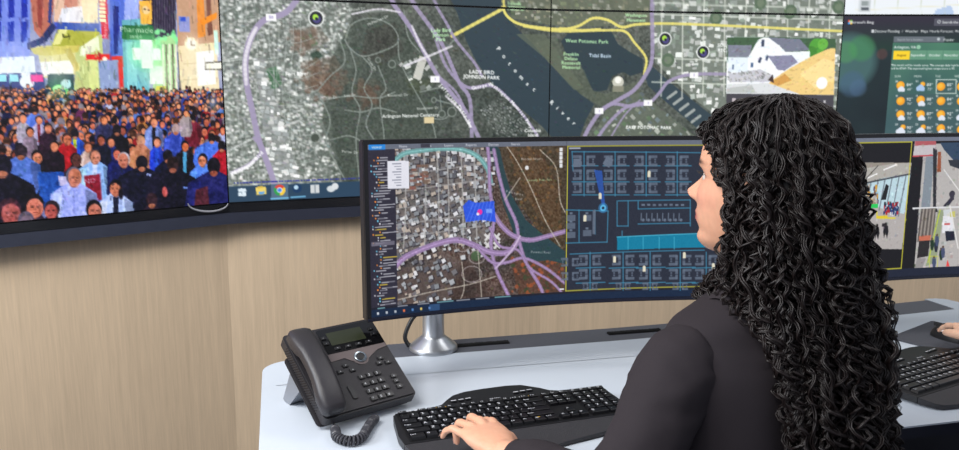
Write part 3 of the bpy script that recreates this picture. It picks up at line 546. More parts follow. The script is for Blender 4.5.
    for x, yy, s, col, hr in ((34, 206, 9, (236, 150, 120), (30, 24, 34)), (52, 210, 7, (206, 110, 96), (50, 36, 46)), (10, 212, 10, (206, 120, 110), (86, 50, 60)), (94, 210, 7.6, (230, 150, 124), (24, 22, 32)), (26, 221, 7, (150, 130, 140), (120, 110, 124)), (-30, 210, 9, (230, 150, 120), dk), (-70, 215, 9, (230, 150, 120), dk), (-105, 212, 9, (230, 150, 120), dk)):
        fig(x, yy, s, (60, 40, 60), hr, col, 1 if x != 52 else -1)
paint_crowd(crowd)
strokes(crowd, -280, -24, 240, 92, 1500, (.6, 1.8), (2, 9), .62, 1.3, .5, 1); strokes(crowd, -280, 88, 235, 225, 2600, (.8, 2.2), (1, 4.5), .5, 1.45, .42, 2)
g_ = np.random.default_rng(77)
for x, y, r, col in ((147, 54, 30, (190, 255, 200)), (206, 68, 26, (255, 250, 230)), (60, 90, 14, (170, 255, 180)), (20, 62, 30, (220, 230, 255)), (160, 76, 20, (230, 255, 220)), (60, 66, 18, (250, 250, 220)), (192, 44, 12, (255, 240, 210)), (213, 104, 10, (240, 255, 240)), (90, 12, 22, (255, 240, 220))):
    for k in range(8): crowd.pdisc(x, y, r*(1-k/9), col, .055)
lo = np.clip((np.arange(PH)/PH-.45)*6, 0, 1)[:, None, None]
crowd.a += ((vnoise(PW, PH, 2.6, 2, 60)[..., None]-.5)*np.array((60, 52, 56)) + (vnoise(PW, PH, 9, 2, 61)[..., None]-.5)*np.array((24, 20, 30)))*(.25+.75*lo)
m_ = crowd.a.mean(2, keepdims=True); crowd.a[:] = np.clip(crowd.a + (crowd.a-128)*.16*(1-lo), 0, 255); crowd.a[:] = crowd.a*(1-lo) + lo*(255*(crowd.a/255)**1.3*np.array((.94, .95, 1.04)))

# ------------------------------------------------------------------ the video wall itself
m_scr = screen_mat('video_wall_picture', 1.0, .45); m_case = mat('panel_case_black', (20, 20, 23), .5); m_gloss = mat('gloss_black_bezel', (16, 16, 20), .18, spec=.6); m_frame = mat('navy_grey_frame', (46, 49, 62), .4, spec=.5, var=.15, vscale=30)
vw = thing('video_wall', 'large curved video wall of screens on the oak wall showing a crowd, a map and weather', 'video wall', (0, 0, 0))
lab = {(0, 0): 'screen showing a crowded night street', (1, 0): 'screen showing the left half of a satellite map', (2, 0): 'screen showing the right half of a satellite map', (3, 0): 'screen showing a weather forecast page'}
for c in range(4):
    A, B = WPT[c], WPT[c+1]; t = (B-A).normalized(); n = Vector((-t.y, t.x))
    for r_ in range(2):
        zt = VT + r_*(PANH+.003); g_ = .0022
        bm = bmesh.new(); a, b = A+t*.001, B-t*.001
        prism(bm, [tuple(a + n*.002), tuple(b + n*.002), tuple(b + n*.05), tuple(a + n*.05)], zt-PANH, zt)
        pan = bm_obj('display_panel', bm, m_case, vw)
        if (c, r_) in lab: pan['label'] = lab[(c, r_)]
        if c == 0: img = crowd.a if r_ == 0 else np.concatenate([crowd.a[:1]]*PH)*.8 + 30
        elif c == 3: img = wthr.a[PH:] if r_ == 0 else wthr.a[:PH]
        else: img = vmap.a[PH*(1-r_):PH*(2-r_), PW*(c-1):PW*c]
        def surf(u, v, A=A, t=t, zt=zt):
            U, Vv = np.meshgrid(u*(PANW-2*g_)+g_, v*(PANH-2*g_)+g_)
            return np.stack([A.x+t.x*U, A.y+t.y*U, zt-Vv], -1)
        screen_grid('screen', img, surf, m_scr, pan, 1 if r_ == 0 else 2)
bm = bmesh.new(); band(bm, WPT, -.004, .05, VB-.032, VB-.0015); bm_obj('lower_bezel', bm, m_gloss, vw)
bm = bmesh.new(); band(bm, WPT, -.012, .05, VB-.071, VB-.033); bm_obj('lower_frame', bm, m_frame, vw, bevel=.003)
cb = bmesh.new()  # bright arc reflected in the bezel, shaped as a thin pale tube
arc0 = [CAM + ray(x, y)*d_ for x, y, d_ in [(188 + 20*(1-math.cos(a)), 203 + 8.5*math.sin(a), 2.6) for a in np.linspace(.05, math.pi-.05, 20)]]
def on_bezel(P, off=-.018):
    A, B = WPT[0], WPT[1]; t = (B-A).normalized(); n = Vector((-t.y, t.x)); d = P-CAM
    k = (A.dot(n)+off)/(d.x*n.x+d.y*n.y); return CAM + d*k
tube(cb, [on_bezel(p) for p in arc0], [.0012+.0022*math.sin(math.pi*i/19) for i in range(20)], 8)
tag(bm_obj('reflection_arc', cb, mat('pale_grey_reflection', (150, 150, 156), .4), None, True), 'thin pale arc standing in for a bright reflection on the black bezel below the crowd picture', 'cable')  # no real cable: the arc stands in for a bright reflection
# ------------------------------------------------------------------ desk
m_white = mat('white_laminate', (194, 202, 212), .38, var=.03, vscale=8)
m_ledge = mat('charcoal_rail', (84, 86, 94), .55, var=.06, vscale=200, bump=.15, bscale=600)
m_blk = mat('black_plastic', (24, 24, 27), .42, bump=.12, bscale=900)
m_brush = mat('black_brush_bristle', (14, 14, 15), .9)
m_navyp = mat('dark_navy_laminate', (22, 24, 38), .5)
m_silver = mat('satin_silver', (176, 180, 186), .34, metal=.85)
desk = thing('desk', 'long white office desk with a charcoal cable rail along its back', 'desk', duv(.9, 1.55, 0), R(14))
def dl(u, v, z): return (u-.9, v-1.55, z)                       # desk-local
T0, T1 = DESK_Z-.024, DESK_Z
def arc(cx, cy, r, a0, a1, n=8): return [(cx+r*math.cos(R(a0+(a1-a0)*i/n)), cy+r*math.sin(R(a0+(a1-a0)*i/n))) for i in range(n+1)]
bk = [(1.857, 1.8385), (1.65, 1.824), (1.25, 1.805), (.82, 1.7925), (.052, 1.7925)]       # front edge of the cable rail, slightly curved
out = [(-.052, 1.19), (1.93, 1.19), (1.93, 1.6735), (-.022, 1.6735), (-.022, 1.676), (1.93, 1.676), (1.93, 1.90)] + [(1.92, 1.935), (1.895, 1.95), (1.859, 1.952)] + [(1.859, 1.8385)] + bk[1:4] + [(.05, 1.7925), (.05, 1.83)] + arc(.012, 1.766, .064, 92, 180)
bm = bmesh.new(); prism(bm, [dl(u, v, 0)[:2] for u, v in out], T0, T1); bmesh.ops.triangulate(bm, faces=[f for f in bm.faces if len(f.verts) > 4])
bm_obj('desktop', bm, m_white, desk)
rail = [(u, v+.0015) for u, v in bk] + [(u, v+.1025) for u, v in bk[::-1]]
bm = bmesh.new(); prism(bm, [dl(u, v, 0)[:2] for u, v in rail], T0, T1-.001); bm_obj('cable_rail', bm, m_ledge, desk)['label'] = 'charcoal cable rail'
for u0, u1, v in ((.405, .535, 1.842), (.80, .945, 1.848), (1.33, 1.45, 1.864), (1.55, 1.668, 1.846)):
    bm = bmesh.new(); box(bm, dl(u0, v-.009, T1-.004), dl(u1, v+.009, T1+.0015))
    for i in range(46):
        a = u0 + (u1-u0)*(i+.5)/46; box(bm, dl(a-.0009, v-.008, T1), dl(a+.0004, v+.008, T1+.003+.0015*random.random()))
    tag(bm_obj('cable_brush', bm, m_brush, desk), kind='stuff')
bm = bmesh.new(); box(bm, dl(.0, 1.74, .34), dl(1.86, 1.755, T0-.001)); bm_obj('modesty_panel', bm, m_navyp, desk)
bm = bmesh.new(); box(bm, dl(-.052, 1.1885, T0), dl(1.93, 1.1897, T1-.003)); bm_obj('front_edge_band', bm, m_navyp, desk)['label'] = 'dark navy front edge'
for u in (.02, 1.80):
    bm = bmesh.new(); box(bm, dl(u, 1.50, .03), dl(u+.07, 1.58, T0-.001)); box(bm, dl(u, 1.24, 0), dl(u+.07, 1.80, .03)); bm_obj('leg', bm, m_silver, desk, bevel=.004)

# ------------------------------------------------------------------ the two curved monitors
HM, RM, HWM = .365, 1.8, .4075
MON = {0: (.1569, 1.7084, CAM_Z-.4770, .2361, .0275), 1: (1.0569, 1.9755, CAM_Z-.4821, .2432, .0152)}
def mon_frame(m):
    cx, cy, cz, yaw, tilt = m
    e = Vector((math.cos(yaw), math.sin(yaw), 0)); n = Vector((-math.sin(yaw), math.cos(yaw), 0)); z = Vector((0, 0, 1))
    return Vector((cx, cy, cz)), e, n*math.cos(tilt)-z*math.sin(tilt), z*math.cos(tilt)+n*math.sin(tilt)
def mon_sh(m, x, y):                                            # where a photograph pixel's ray meets the curved screen
    O, e, nn, up = mon_frame(m); o = CAM-O; d = ray(x, y)
    ox, on, oh = o.dot(e), o.dot(nn)+RM, o.dot(up); dx, dn, dh = d.dot(e), d.dot(nn), d.dot(up)
    a = dx*dx+dn*dn; b = 2*(ox*dx+on*dn); c = ox*ox+on*on-RM*RM; t = (-b+math.sqrt(b*b-4*a*c))/(2*a)
    return math.atan2(ox+t*dx, on+t*dn)*RM, oh+t*dh
SB, STP = .0085, .009                                            # screen edge: bottom, top and sides
MW, MH = 560, 236
def mon_canvas(i):
    c = Canvas(MW, MH, (20, 22, 28)); c.k = 1.5 if i == 0 else 1.9
    def at(x, y):
        s, h = mon_sh(MON[i], x, y)
        return (s+HWM-STP)/(2*HWM-2*STP)*MW, (HM-STP-h)/(HM-STP-SB)*MH
    c.at = at; return c
left = mon_canvas(0); right = mon_canvas(1)
def paint_left(c):
    g = np.random.default_rng(21); W, H = c.w, c.h
    mapw = c.at(565.5, 220)[0]
    n = vnoise(W, H, 40, 4, 12)[..., None]; n2 = vnoise(W, H, 2, 2, 13)[..., None]
    c.a[:] = np.array((74, 64, 60)) + (n-.5)*np.array((70, 40, 30)) + (n2-.5)*70
    P = c.ppoly; wh = (226, 226, 228)
    # woods right of the river
    P([(497, 140), (566, 140), (566, 262), (545, 240), (520, 205), (505, 170)], (74, 62, 46), .9); P([(506, 146), (540, 150), (560, 190), (562, 238), (540, 220), (520, 185)], (98, 72, 48), .55)
    n3 = vnoise(W, H, 2.4, 2, 15)[..., None]; c.a += (n3-.5)*52
    P([(396, 268), (470, 262), (500, 310), (396, 316)], (70, 52, 46), .5); P([(510, 258), (566, 262), (566, 300), (520, 300)], (96, 62, 46), .6)
    for k in range(90): c.pdisc(512+g.random()*50, 258+g.random()*38, .8+1.4*g.random(), (160, 84, 50) if g.random() < .5 else (60, 70, 46), .7)
    for k in range(160): c.pdisc(506+g.random()*58, 146+g.random()*100, .7+1.2*g.random(), ((128, 92, 54), (52, 54, 38), (108, 84, 60))[k % 3], .6)
    # river
    P([(492, 138), (500, 150), (505, 172), (512, 196), (526, 220), (540, 232), (566, 252), (566, 264), (548, 260), (532, 262), (520, 254), (516, 240), (510, 222), (502, 200), (497, 176), (490, 152), (484, 138)], (44, 68, 74), 1)
    # city blocks
    P([(396, 146), (484, 146), (492, 180), (494, 244), (456, 240), (430, 246), (396, 268)], (140, 136, 136), .5); P([(396, 270), (440, 248), (462, 262), (448, 300), (396, 306)], (120, 110, 108), .35)
    cols = [(206, 208, 212), (176, 180, 186), (232, 232, 236), (140, 144, 150), (120, 118, 122), (190, 176, 164), (96, 96, 104)]
    for y in np.arange(150, 306, 4.7):
        for x in np.arange(397, 494, 4.5):
            if g.random() > (.9 if y < 245 else .55): continue
            xx, yy = x+g.normal()*1.6, y+g.normal()*1.6
            if xx > 470 and yy > 228 and g.random() < .8: continue
            if yy > 262 and xx > 455: continue
            w, h = 2+3.4*g.random(), 2+3.2*g.random(); a = g.normal()*6 - (18 if yy > 190 else 3)
            c.pblock(xx+.9, yy+.8, w*1.1, h*1.1, (36, 34, 40), a, .75); c.pblock(xx, yy, w, h, cols[g.integers(len(cols))], a, .95)
    for x in (404, 424, 437, 447, 461, 474): c.pline([(x, 150), (x+2, 200), (x+1+(x-430)*.05, 248)], 1.4, (176, 174, 172), .75)
    for y in (170, 186, 203, 219, 232): c.pline([(397, y+6), (440, y), (484, y-6)], 1.2, (168, 166, 166), .65)
    for k in range(16): c.pblock(412+g.random()*16, 165+g.random()*26, 4+4*g.random(), 2.4, (112+30*g.random(), 92, 78), 0, .8)
    for x, y, r in ((477, 257, 8), (472, 274, 10), (463, 246, 7), (491, 252, 7)): c.line([c.at(x+r*math.cos(a), y+r*.8*math.sin(a)) for a in np.linspace(0, 6.3, 20)], 1.5, (150, 140, 140), .8)
    for k in range(4): c.pblock(488+(k % 2)*9, 237+(k//2)*8, 9, 2.4, (214, 212, 212), 40); c.pblock(488+(k % 2)*9, 237+(k//2)*8, 9, 2.4, (214, 212, 212), -50)
    c.pdisc(476, 256, 5, (72, 96, 66), .9)
    # motorways and the teal parkway
    pu, pl = (150, 126, 166), (186, 166, 196)
    for pts, wd, col in (([(394, 162), (404, 154), (420, 151), (440, 149), (462, 150), (478, 157), (488, 170), (491, 182)], 4.4, (112, 160, 160)),
                         ([(486, 138), (489, 158), (490, 190), (494, 220), (491, 244), (496, 268), (506, 290), (516, 310)], 3.6, pu), ([(494, 150), (499, 175), (506, 200), (516, 222), (519, 240), (526, 262), (540, 286), (548, 306)], 3.6, pu),
                         ([(394, 268), (404, 258), (420, 250), (440, 243), (458, 240), (474, 245), (490, 252), (508, 252), (519, 240)], 5.4, pu), ([(494, 214), (502, 226), (514, 236), (530, 240), (548, 236), (570, 230)], 4.6, pu),
                         ([(476, 246), (492, 262), (508, 262), (524, 258), (546, 268), (566, 284)], 3, pu), ([(490, 228), (500, 246), (518, 250), (530, 268), (552, 282), (568, 300)], 2.6, pu), ([(496, 268), (512, 250), (520, 236)], 2.2, pl)):
        c.pline(pts, wd, col, .92); c.pline(pts, wd*.25, np.minimum(255, np.array(col)*1.22), .8)
    for pts in ([(502, 140), (516, 160), (530, 186), (545, 220), (560, 246)], [(540, 150), (556, 168), (560, 200), (566, 214)], [(505, 200), (520, 178)], [(462, 262), (464, 290), (452, 314)], [(396, 300), (430, 292), (470, 284), (496, 276)], [(478, 250), (482, 300)]): c.pline(pts, 1.1, (196, 188, 176), .7)
    for i, ch in enumerate('Potomac'): c.ptext(ch, 507+i*2.6, 191.5+i*.5, 3.4, wh)
    c.ptext('River', 519, 199, 3.2, wh); c.ptext('Potomac River', 541, 252, 3.2, wh, 4); c.ptext('National Airport', 532, 159, 3, wh); c.ptext('Gravelly Point Park', 540, 180, 3, (190, 226, 170)); c.pdisc(527, 168, 2, wh)
    P([(463, 206), (469, 200), (476, 203), (494, 201), (496, 222), (482, 220), (466, 222)], (40, 84, 226), .93)
    for k in range(7): c.pline([(466+k*4, 222), (474+k*3.4, 202)], .8, (90, 130, 250), .7, False)
    c.pdisc(480, 212, 2.6, (236, 50, 160)); c.pdisc(478, 214, 1.4, (250, 240, 250)); c.pblock(489, 211, 6, 4, (120, 160, 250))
    for y in (150, 154, 158, 162, 166): c.pblock(561, y, 3.2, 3.4, (224, 226, 230))
    strokes(c, 397, 146, 564, 305, 1600, (.6, 2.6), (.6, 2), .65, 1.35, .45, 6); c.bold = .25
    # tree panel, menu, bars
    q0, q1 = c.at(396, 200)[0], MW; c.rect(0, 0, q0, H, (46, 44, 58)); y = 158.0; g2 = np.random.default_rng(2)
    while y < 304:
        ind = 371 + (0, 3, 5, 7)[g2.integers(4)] + (y-150)*.03; L = 4 + 13*g2.random()
        col = (228, 200, 70) if g2.random() < .12 else (196, 196, 206)
        c.pblock(ind, y, 1.2, 1.4, ((230, 140, 60), (110, 190, 220), (210, 210, 220))[g2.integers(3)]); c.pblock(ind+2+L/2, y, L, .9, col, -1, .8); y += 2.75
    xa, ya = c.at(372, 244.5); c.rect(3, ya-3, q0-3, ya+2.6, (120, 116, 132), .8)
    c.rect(0, 0, mapw, 7, (104, 110, 124)); c.rect(2, 0, 26, 7.4, (44, 134, 216)); c.text('viewer', (14, 3.8), 5, wh)
    for i, t in enumerate(('Home', 'Camera', 'Layers', 'Reports', 'Devices', 'Search')): c.text(t, (52+i*34, 3.6), 4.6, (200, 204, 214))
    c.rect(78, 1, 92, 6, (60, 60, 72))
    P([(387.5, 161.5), (409, 161), (409.5, 188.5), (388, 189)], (226, 226, 236))
    for i in range(9): c.pblock(397+(i % 3), 164+i*2.7, 9-(i % 3)*2, .9, (120, 124, 140), 0, .8)
    ty = H-14; c.rect(0, ty, W, H, (22, 40, 66)); c.rect(0, ty, W, ty+3, (30, 32, 44))
    for i in range(7): c.rect(10+i*30, ty+.8, 10+i*30+8+18*g2.random(), ty+2.6, (130, 190, 200) if i % 3 == 0 else (170, 174, 186), .8)
    for i, col in enumerate(((220, 226, 236), (200, 206, 216), (190, 196, 206), (236, 120, 70), (90, 140, 200), (240, 210, 110), (120, 160, 220))): c.rect(9+i*13, ty+7, 12+i*13, ty+10.4, col, .9)
    c.rect(88, ty+4, 104, ty+13, (60, 100, 150), .6)
    # floor plan on the right half
    c.rect(mapw, 0, W, ty, (42, 47, 61)); ye = (204, 196, 60); x0 = mapw+2
    c.rect(mapw, 0, W, 7, (104, 110, 124)); c.line([(x0, 8), (W-2, 8), (W-2, ty-1), (x0, ty-1), (x0, 8)], 1.3, ye)
    c.rect(x0+2, 9.4, x0+20, 12, (190, 194, 206), .8)
    cy, de = (64, 138, 172), (100, 112, 130); L = lambda p, wd=1.0: c.pline(p, wd, cy, .85, False)
    L([(572, 152), (700, 153)]); L([(572, 152), (573, 171)])
    def desk4(x, y, s=1.0):
        for sx in (-1, 1):
            for sy in (-1, 1):
                c.pblock(x+sx*7*s, y+sy*4*s, 9*s, 2.6*s, de, 0, .8); c.pblock(x+sx*3.6*s, y+sy*2.6*s, 2.8*s, 4.6*s, de, 0, .8); c.pdisc(x+sx*9*s, y+sy*1.2*s, 1*s, de, .8)
    for x in (584, 615, 646, 677):
        L([(x, 152), (x, 196)]); 
        for y in (160, 176, 189): L([(x-12, y+6), (x+14, y+6)])
        for y in (161, 175, 188): desk4(x, y)
    c.pblock(608, 162, 8, 9, de, 30); c.pblock(577, 163, 8, 8, de, 0)
    L([(566, 210), (608, 211), (607, 242), (566, 243)]); L([(579, 210), (579, 242)]); L([(595, 210), (595, 234)])
    for x, y in ((571, 218), (571, 226), (587, 218), (587, 233), (571, 235)): c.pblock(x, y, 9, 6, de, 0, .8); c.pblock(x, y-4.6, 3, 2, de)
    c.pblock(594, 222, 3, 24, de, 0, .9)
    L([(618, 201), (690, 200), (690, 226)]); L([(617, 201), (617, 226), (628, 226), (628, 201)]); L([(638, 209), (690, 208)]); L([(638, 209), (638, 201)]); L([(638, 224), (690, 223)])
    for i in range(8): c.pblock(643+i*5.6, 205, 3.4, 2, de); c.pblock(641+i*5.4, 217, 1, 8, de); c.pdisc(643+i*5.4, 220, 1.5, de)
    P([(617, 237), (692, 234), (712, 233), (712, 247), (617, 250)], (18, 124, 158)); c.pline([(617, 237), (712, 233)], 1, (70, 170, 200), 1, False)
    for x in (628, 643, 659, 674): c.pline([(x, 237), (x, 249)], .9, (70, 170, 200), .8, False)
    L([(622, 231), (622, 237)]); L([(570, 254), (704, 250)])
    for x in (590, 623, 650, 680, 706):
        L([(x, 252), (x, 290)])
        for y in (260, 275): L([(x-14, y+8), (x+15, y+7)])
        for y in (260, 274): desk4(x, y)
        desk4(x, 286, .7)
    for y in (262, 276): desk4(570, y, .8)
    P([(594, 170), (602, 171), (605, 206), (602, 206)], (44, 92, 190), .75); c.pdisc(603, 208, 5, (60, 140, 200), .6); c.pdisc(603, 208, 3.2, (90, 180, 226)); c.pdisc(603, 208, 1.4, (30, 40, 60))
    for x, y in ((649, 174), (614.5, 259), (644, 268.5), (684, 255), (600, 196), (585, 218), (713, 266)): c.pblock(x, y+1, 3, 4.4, (226, 220, 196)); c.pdisc(x, y-1.6, 1.5, (226, 220, 196))
    c.rect(mapw-8, ty-5, mapw-1, ty-3, (226, 226, 230))
paint_left(left)
def paint_right(c):
    g = np.random.default_rng(33); W, H = c.w, c.h; P = c.ppoly
    c.a[:] = (24, 23, 27); mid = W/2-1
    # arrivals hall
    P([(760, 164), (911.5, 163), (902, 249), (760, 252)], (178, 172, 170))
    P([(760, 164), (911, 163), (909, 176), (870, 183), (760, 190)], (150, 142, 132)); P([(845, 172), (893, 164), (911, 163), (908, 178), (862, 186), (846, 184)], (176, 172, 166))
    P([(884, 178), (910.5, 174), (904, 214), (880, 208), (862, 196), (866, 184)], (188, 214, 224))
    for k in range(7): c.pline([(864+k*7, 184-k*1.3), (860+k*6.4, 204+k*2)], 1.3, (112, 122, 132), .9, False)
    c.pline([(862, 184), (911, 174)], 1.5, (70, 74, 82)); c.pline([(884, 170), (896, 165)], 1.3, (240, 240, 240)); c.pline([(868, 178), (877, 174)], 1.2, (240, 240, 240)); c.pline([(865, 180), (878, 166)], .8, (60, 58, 58))
    for k in range(90):
        x, y = 858+g.random()*20, 186+g.random()*22; c.pblock(x, y, 1.5, 2.8+g.random()*2, ((60, 40, 34), (200, 150, 60), (120, 84, 60), (80, 60, 90), (180, 170, 160))[g.integers(5)])
    for k in range(60): c.pblock(884+g.random()*15, 203+g.random()*12, 1.7, 3, ((40, 60, 110), (170, 40, 50), (30, 30, 40), (210, 210, 220))[g.integers(4)])
    P([(886, 184), (889, 186), (886, 200), (881, 200)], (30, 30, 34)); c.pblock(874, 206, 9, 3.6, (40, 200, 90))
    c.pline([(877, 212), (877, 218), (895, 218)], 1.3, (220, 206, 40), 1, False); c.pblock(882, 217, 12, 2, (226, 200, 40))
    for x, y in ((877, 233), (886, 231.5)): P([(x-2, y-6), (x+2, y-6), (x+2.6, y), (x+1, y+7), (x-.6, y+1), (x-2, y+7), (x-2.8, y)], (30, 28, 32)); c.pdisc(x, y-7.4, 1.6, (40, 34, 34))
    c.pblock(883.5, 225, 3, 3, (40, 36, 40))
    c.line([(2, 8), (mid, 8), (mid, H-15), (2, H-15), (2, 8)], 1.6, (206, 200, 60))
    # street camera
    P([(924, 144), (1060, 144), (1060, 262), (914, 272)], (182, 178, 176)); P([(915, 140), (936, 140), (934, 156), (913, 157)], (196, 190, 194)); P([(915, 140), (936, 141), (936, 145), (915, 146)], (176, 90, 96)); c.pline([(913, 156.5), (934, 155.5)], 1.2, (190, 70, 80))
    P([(926, 157), (934, 156), (930, 208), (921, 210)], (132, 142, 152)); P([(933, 148), (937, 150), (936, 206), (938, 212), (933, 212)], (46, 46, 52)); P([(938, 152), (941, 152), (941, 172), (937, 172)], (150, 82, 56))
    P([(940, 143), (1060, 142), (1060, 166), (953, 160), (944, 150)], (52, 72, 96)); P([(948, 160), (962, 160), (962, 170), (950, 166)], (50, 54, 62)); c.pdisc(952, 194, 3, (50, 48, 60)); P([(943, 206), (950, 198), (953, 200), (947, 208)], (50, 48, 60)); P([(950, 193), (954, 192), (954, 200), (950, 200)], (60, 56, 70))
    c.pline([(913, 208.4), (960, 207), (1060, 205)], 1.4, (222, 222, 226), 1, False)
    P([(921, 209), (936, 208), (933, 240), (917, 242)], (120, 112, 106))
    for k in range(9): c.pline([(922+k*1.7, 209), (918+k*1.8, 240)], .7, ((60, 56, 56), (190, 180, 172))[k % 2], .8, False)
    P([(938, 210), (944, 210), (936, 262), (926, 266)], (150, 160, 130)); c.pline([(940, 210), (933, 240), (928, 262)], 1, (190, 206, 60))
    P([(919, 236), (931, 235), (930, 240), (919, 241)], (196, 110, 86)); P([(919, 241), (930, 240), (928, 256), (917, 258)], (44, 40, 42)); P([(917, 258), (926, 258), (921, 271), (914, 272)], (150, 146, 146))
    P([(943, 216), (953, 215), (954, 232), (942, 233)], (226, 226, 232)); c.pblock(947, 224, 6, 1.6, (200, 80, 80)); P([(945, 231), (954, 231), (955, 240), (946, 241)], (34, 36, 52)); P([(943, 210), (951, 209), (952, 216), (944, 216)], (206, 210, 214)); P([(950, 212), (955, 211), (955, 217), (950, 217)], (200, 196, 110))
    for x, y in ((932, 244), (936, 246), (934, 262), (941, 254), (943, 252), (937, 240)): P([(x-1.6, y-4), (x+1.6, y-4), (x+2, y+1), (x+1, y+6), (x-1, y+6), (x-2, y+1)], ((40, 44, 60), (70, 80, 110), (36, 56, 40))[int(x) % 3]); c.pdisc(x, y-5.2, 1.2, (90, 70, 60))
    c.line(c.P([(930, 256), (938, 256), (937, 270), (929, 270), (930, 256)]), 1, (206, 210, 60)); P([(946, 266), (947.5, 259), (949.5, 266)], (230, 70, 70)); c.pline([(950, 206), (958, 248)], 1.2, (226, 224, 222)); c.pline([(944, 170), (960, 192)], 1, (226, 224, 222))
    c.rect(0, 0, W, 7, (112, 118, 134))
    c.rect(0, H-14, W, H, (30, 36, 54))
paint_right(right)
strokes(right, 856, 164, 912, 248, 300, (.6, 2.4), (.6, 2.4), .8, 1.18, .5, 4); strokes(right, 914, 144, 1040, 270, 600, (.6, 3), (.6, 3), .75, 1.2, .5, 5); right.a[-14:] = (30, 36, 54)
for cv in (left, right, vmap):
    cv.a += (vnoise(cv.w, cv.h, 1.2, 1, 50)[..., None]-.5)*9

m_mon = screen_mat('monitor_picture', 1.0, .4); m_bez = mat('dark_navy_bezel', (30, 34, 50), .3, spec=.6)
def mon_pt(m, s, h, back=0):
    O, e, nn, up = mon_frame(m); a = s/RM
    return O + e*(RM*math.sin(a)) + nn*(RM*(math.cos(a)-1)) + up*h + (nn*math.cos(a)+e*math.sin(a))*back
def curved_box(bm, m, s0, s1, h0, h1, b0, b1, n=24):
    rows = []
    for i in range(n+1):
        s = s0+(s1-s0)*i/n; rows.append([bm.verts.new(mon_pt(m, s, h, b)) for h, b in ((h0, b0), (h1, b0), (h1, b1), (h0, b1))])
    for A, B in zip(rows, rows[1:]):
        for k in range(4): bm.faces.new((A[k], B[k], B[(k+1) % 4], A[(k+1) % 4]))
    bm.faces.new(rows[0]); bm.faces.new(rows[-1][::-1])
def make_monitor(i, img, label, su):
    m = MON[i]; base = duv(su, 1.836, DESK_Z+.0006); mt = thing('monitor', label, 'monitor', base, 0, 'curved monitors on the desk')
    inv = Matrix.Translation(-base)
    def add(name, bm, mm, parent=mt, **k):
        bmesh.ops.transform(bm, matrix=inv, verts=bm.verts); return bm_obj(name, bm, mm, parent, **k)
    bm = bmesh.new(); curved_box(bm, m, -HWM, HWM, 0, HM, .0015, .03); add('casing', bm, m_blk, bevel=.003)
    bm = bmesh.new(); curved_box(bm, m, -.3, .3, .06, .3, .03, .055); add('rear_housing', bm, m_blk, bevel=.008)
    bm = bmesh.new()
    curved_box(bm, m, -HWM, HWM, HM-STP, HM, -.0012, .002); curved_box(bm, m, -HWM, -HWM+STP, 0, HM, -.0012, .002, 2); curved_box(bm, m, HWM-STP, HWM, 0, HM, -.0012, .002, 2)
    add('bezel', bm, m_blk)
    bm = bmesh.new(); curved_box(bm, m, -HWM, HWM, 0, SB, -.003, .004); add('lower_bezel', bm, m_bez, bevel=.002)['label'] = 'navy lower bezel'
    def surf(u, v):
        S, Hh = np.meshgrid(-HWM+STP+u*(2*HWM-2*STP), HM-STP-v*(HM-STP-SB)); O, e, nn, up = [np.array(q) for q in mon_frame(m)]; a = S/RM
        return O - np.array(base) + e*(RM*np.sin(a))[..., None] + nn*(RM*(np.cos(a)-1))[..., None] + up*Hh[..., None]
    screen_grid('screen', img, surf, m_mon, mt)
    bm = bmesh.new(); lathe(bm, [(.058, 0), (.058, .006), (.055, .011), (.031, .03), (.0265, .036), (.0255, .095), (.0235, .0955), (.0235, .118)], 40)
    bm_obj('stand_base', bm, m_silver, mt, True)
    top = mon_pt(m, 0, .19, .05) - base; bm = bmesh.new()
    tube(bm, [(0, 0, .117), (0, 0, top.z-.03)], .019, 16); tube(bm, catmull([(0, 0, top.z-.05), (top.x*.35, .06, top.z-.01), (top.x*.8, top.y*.5+.06, top.z), tuple(top)], 6), .016, 12)
    bm_obj('stand_arm', bm, m_silver, mt, True)
    c0 = base; bm = bmesh.new()
    tube(bm, catmull([(-.06, .006, .004), (-.068, .0, .03), (-.052, .005, .07), (-.026, .012, .10), (-.02, .03, .14), (-.02, .04, .25)], 8), .0052, 10)
    bm_obj('cable', bm, m_blk, mt, True)
    return mt
make_monitor(0, left.a, 'curved monitor showing a city map beside a floor plan, behind the telephone', .345)
make_monitor(1, right.a, 'curved monitor showing camera pictures of a hall and a street', 1.25)
# ------------------------------------------------------------------ telephone
m_phone = mat('charcoal_phone_plastic', (36, 34, 38), .44, bump=.25, bscale=1500, spec=.5)
m_hand = mat('charcoal_handset', (44, 42, 46), .36, bump=.2, bscale=1500)
m_gls = mat('gloss_black_panel', (12, 12, 14), .12, spec=.6)
m_lcd = mat('dull_green_display', (46, 50, 36), .25, var=.12, vscale=400)
m_key = mat('black_button', (22, 22, 25), .3, spec=.6)
m_leg = mat('pale_lettering', (214, 216, 222), .5)
m_taupe = mat('taupe_grey_band', (96, 86, 86), .35)
m_steel = mat('brushed_steel_ring', (150, 160, 168), .25, metal=.9)
m_foot = mat('slate_grey_plastic', (120, 124, 132), .45)
PO = Vector((-.2771, 1.38, DESK_Z+.0006)); PR = .6739; PT = .5905; PWD, PLN = .2003, .2056
MP = Matrix.Translation((0, 0, .0295)) @ Matrix.Rotation(PT, 4, 'X')          # slab frame in phone-local space
MPW = Matrix.Translation(PO) @ Matrix.Rotation(PR, 4, 'Z') @ MP; MPI = MPW.inverted()
def ph(x, y, c=0):                                              # pixel -> (a, b) on the slab at height c
    o = MPI @ CAM; d = MPI.to_3x3() @ ray(x, y); k = (c-o.z)/d.z; p = o + d*k; return p.x, p.y
phone = thing('telephone', 'charcoal desk telephone with green display and handset on the white desk', 'telephone', PO, PR)
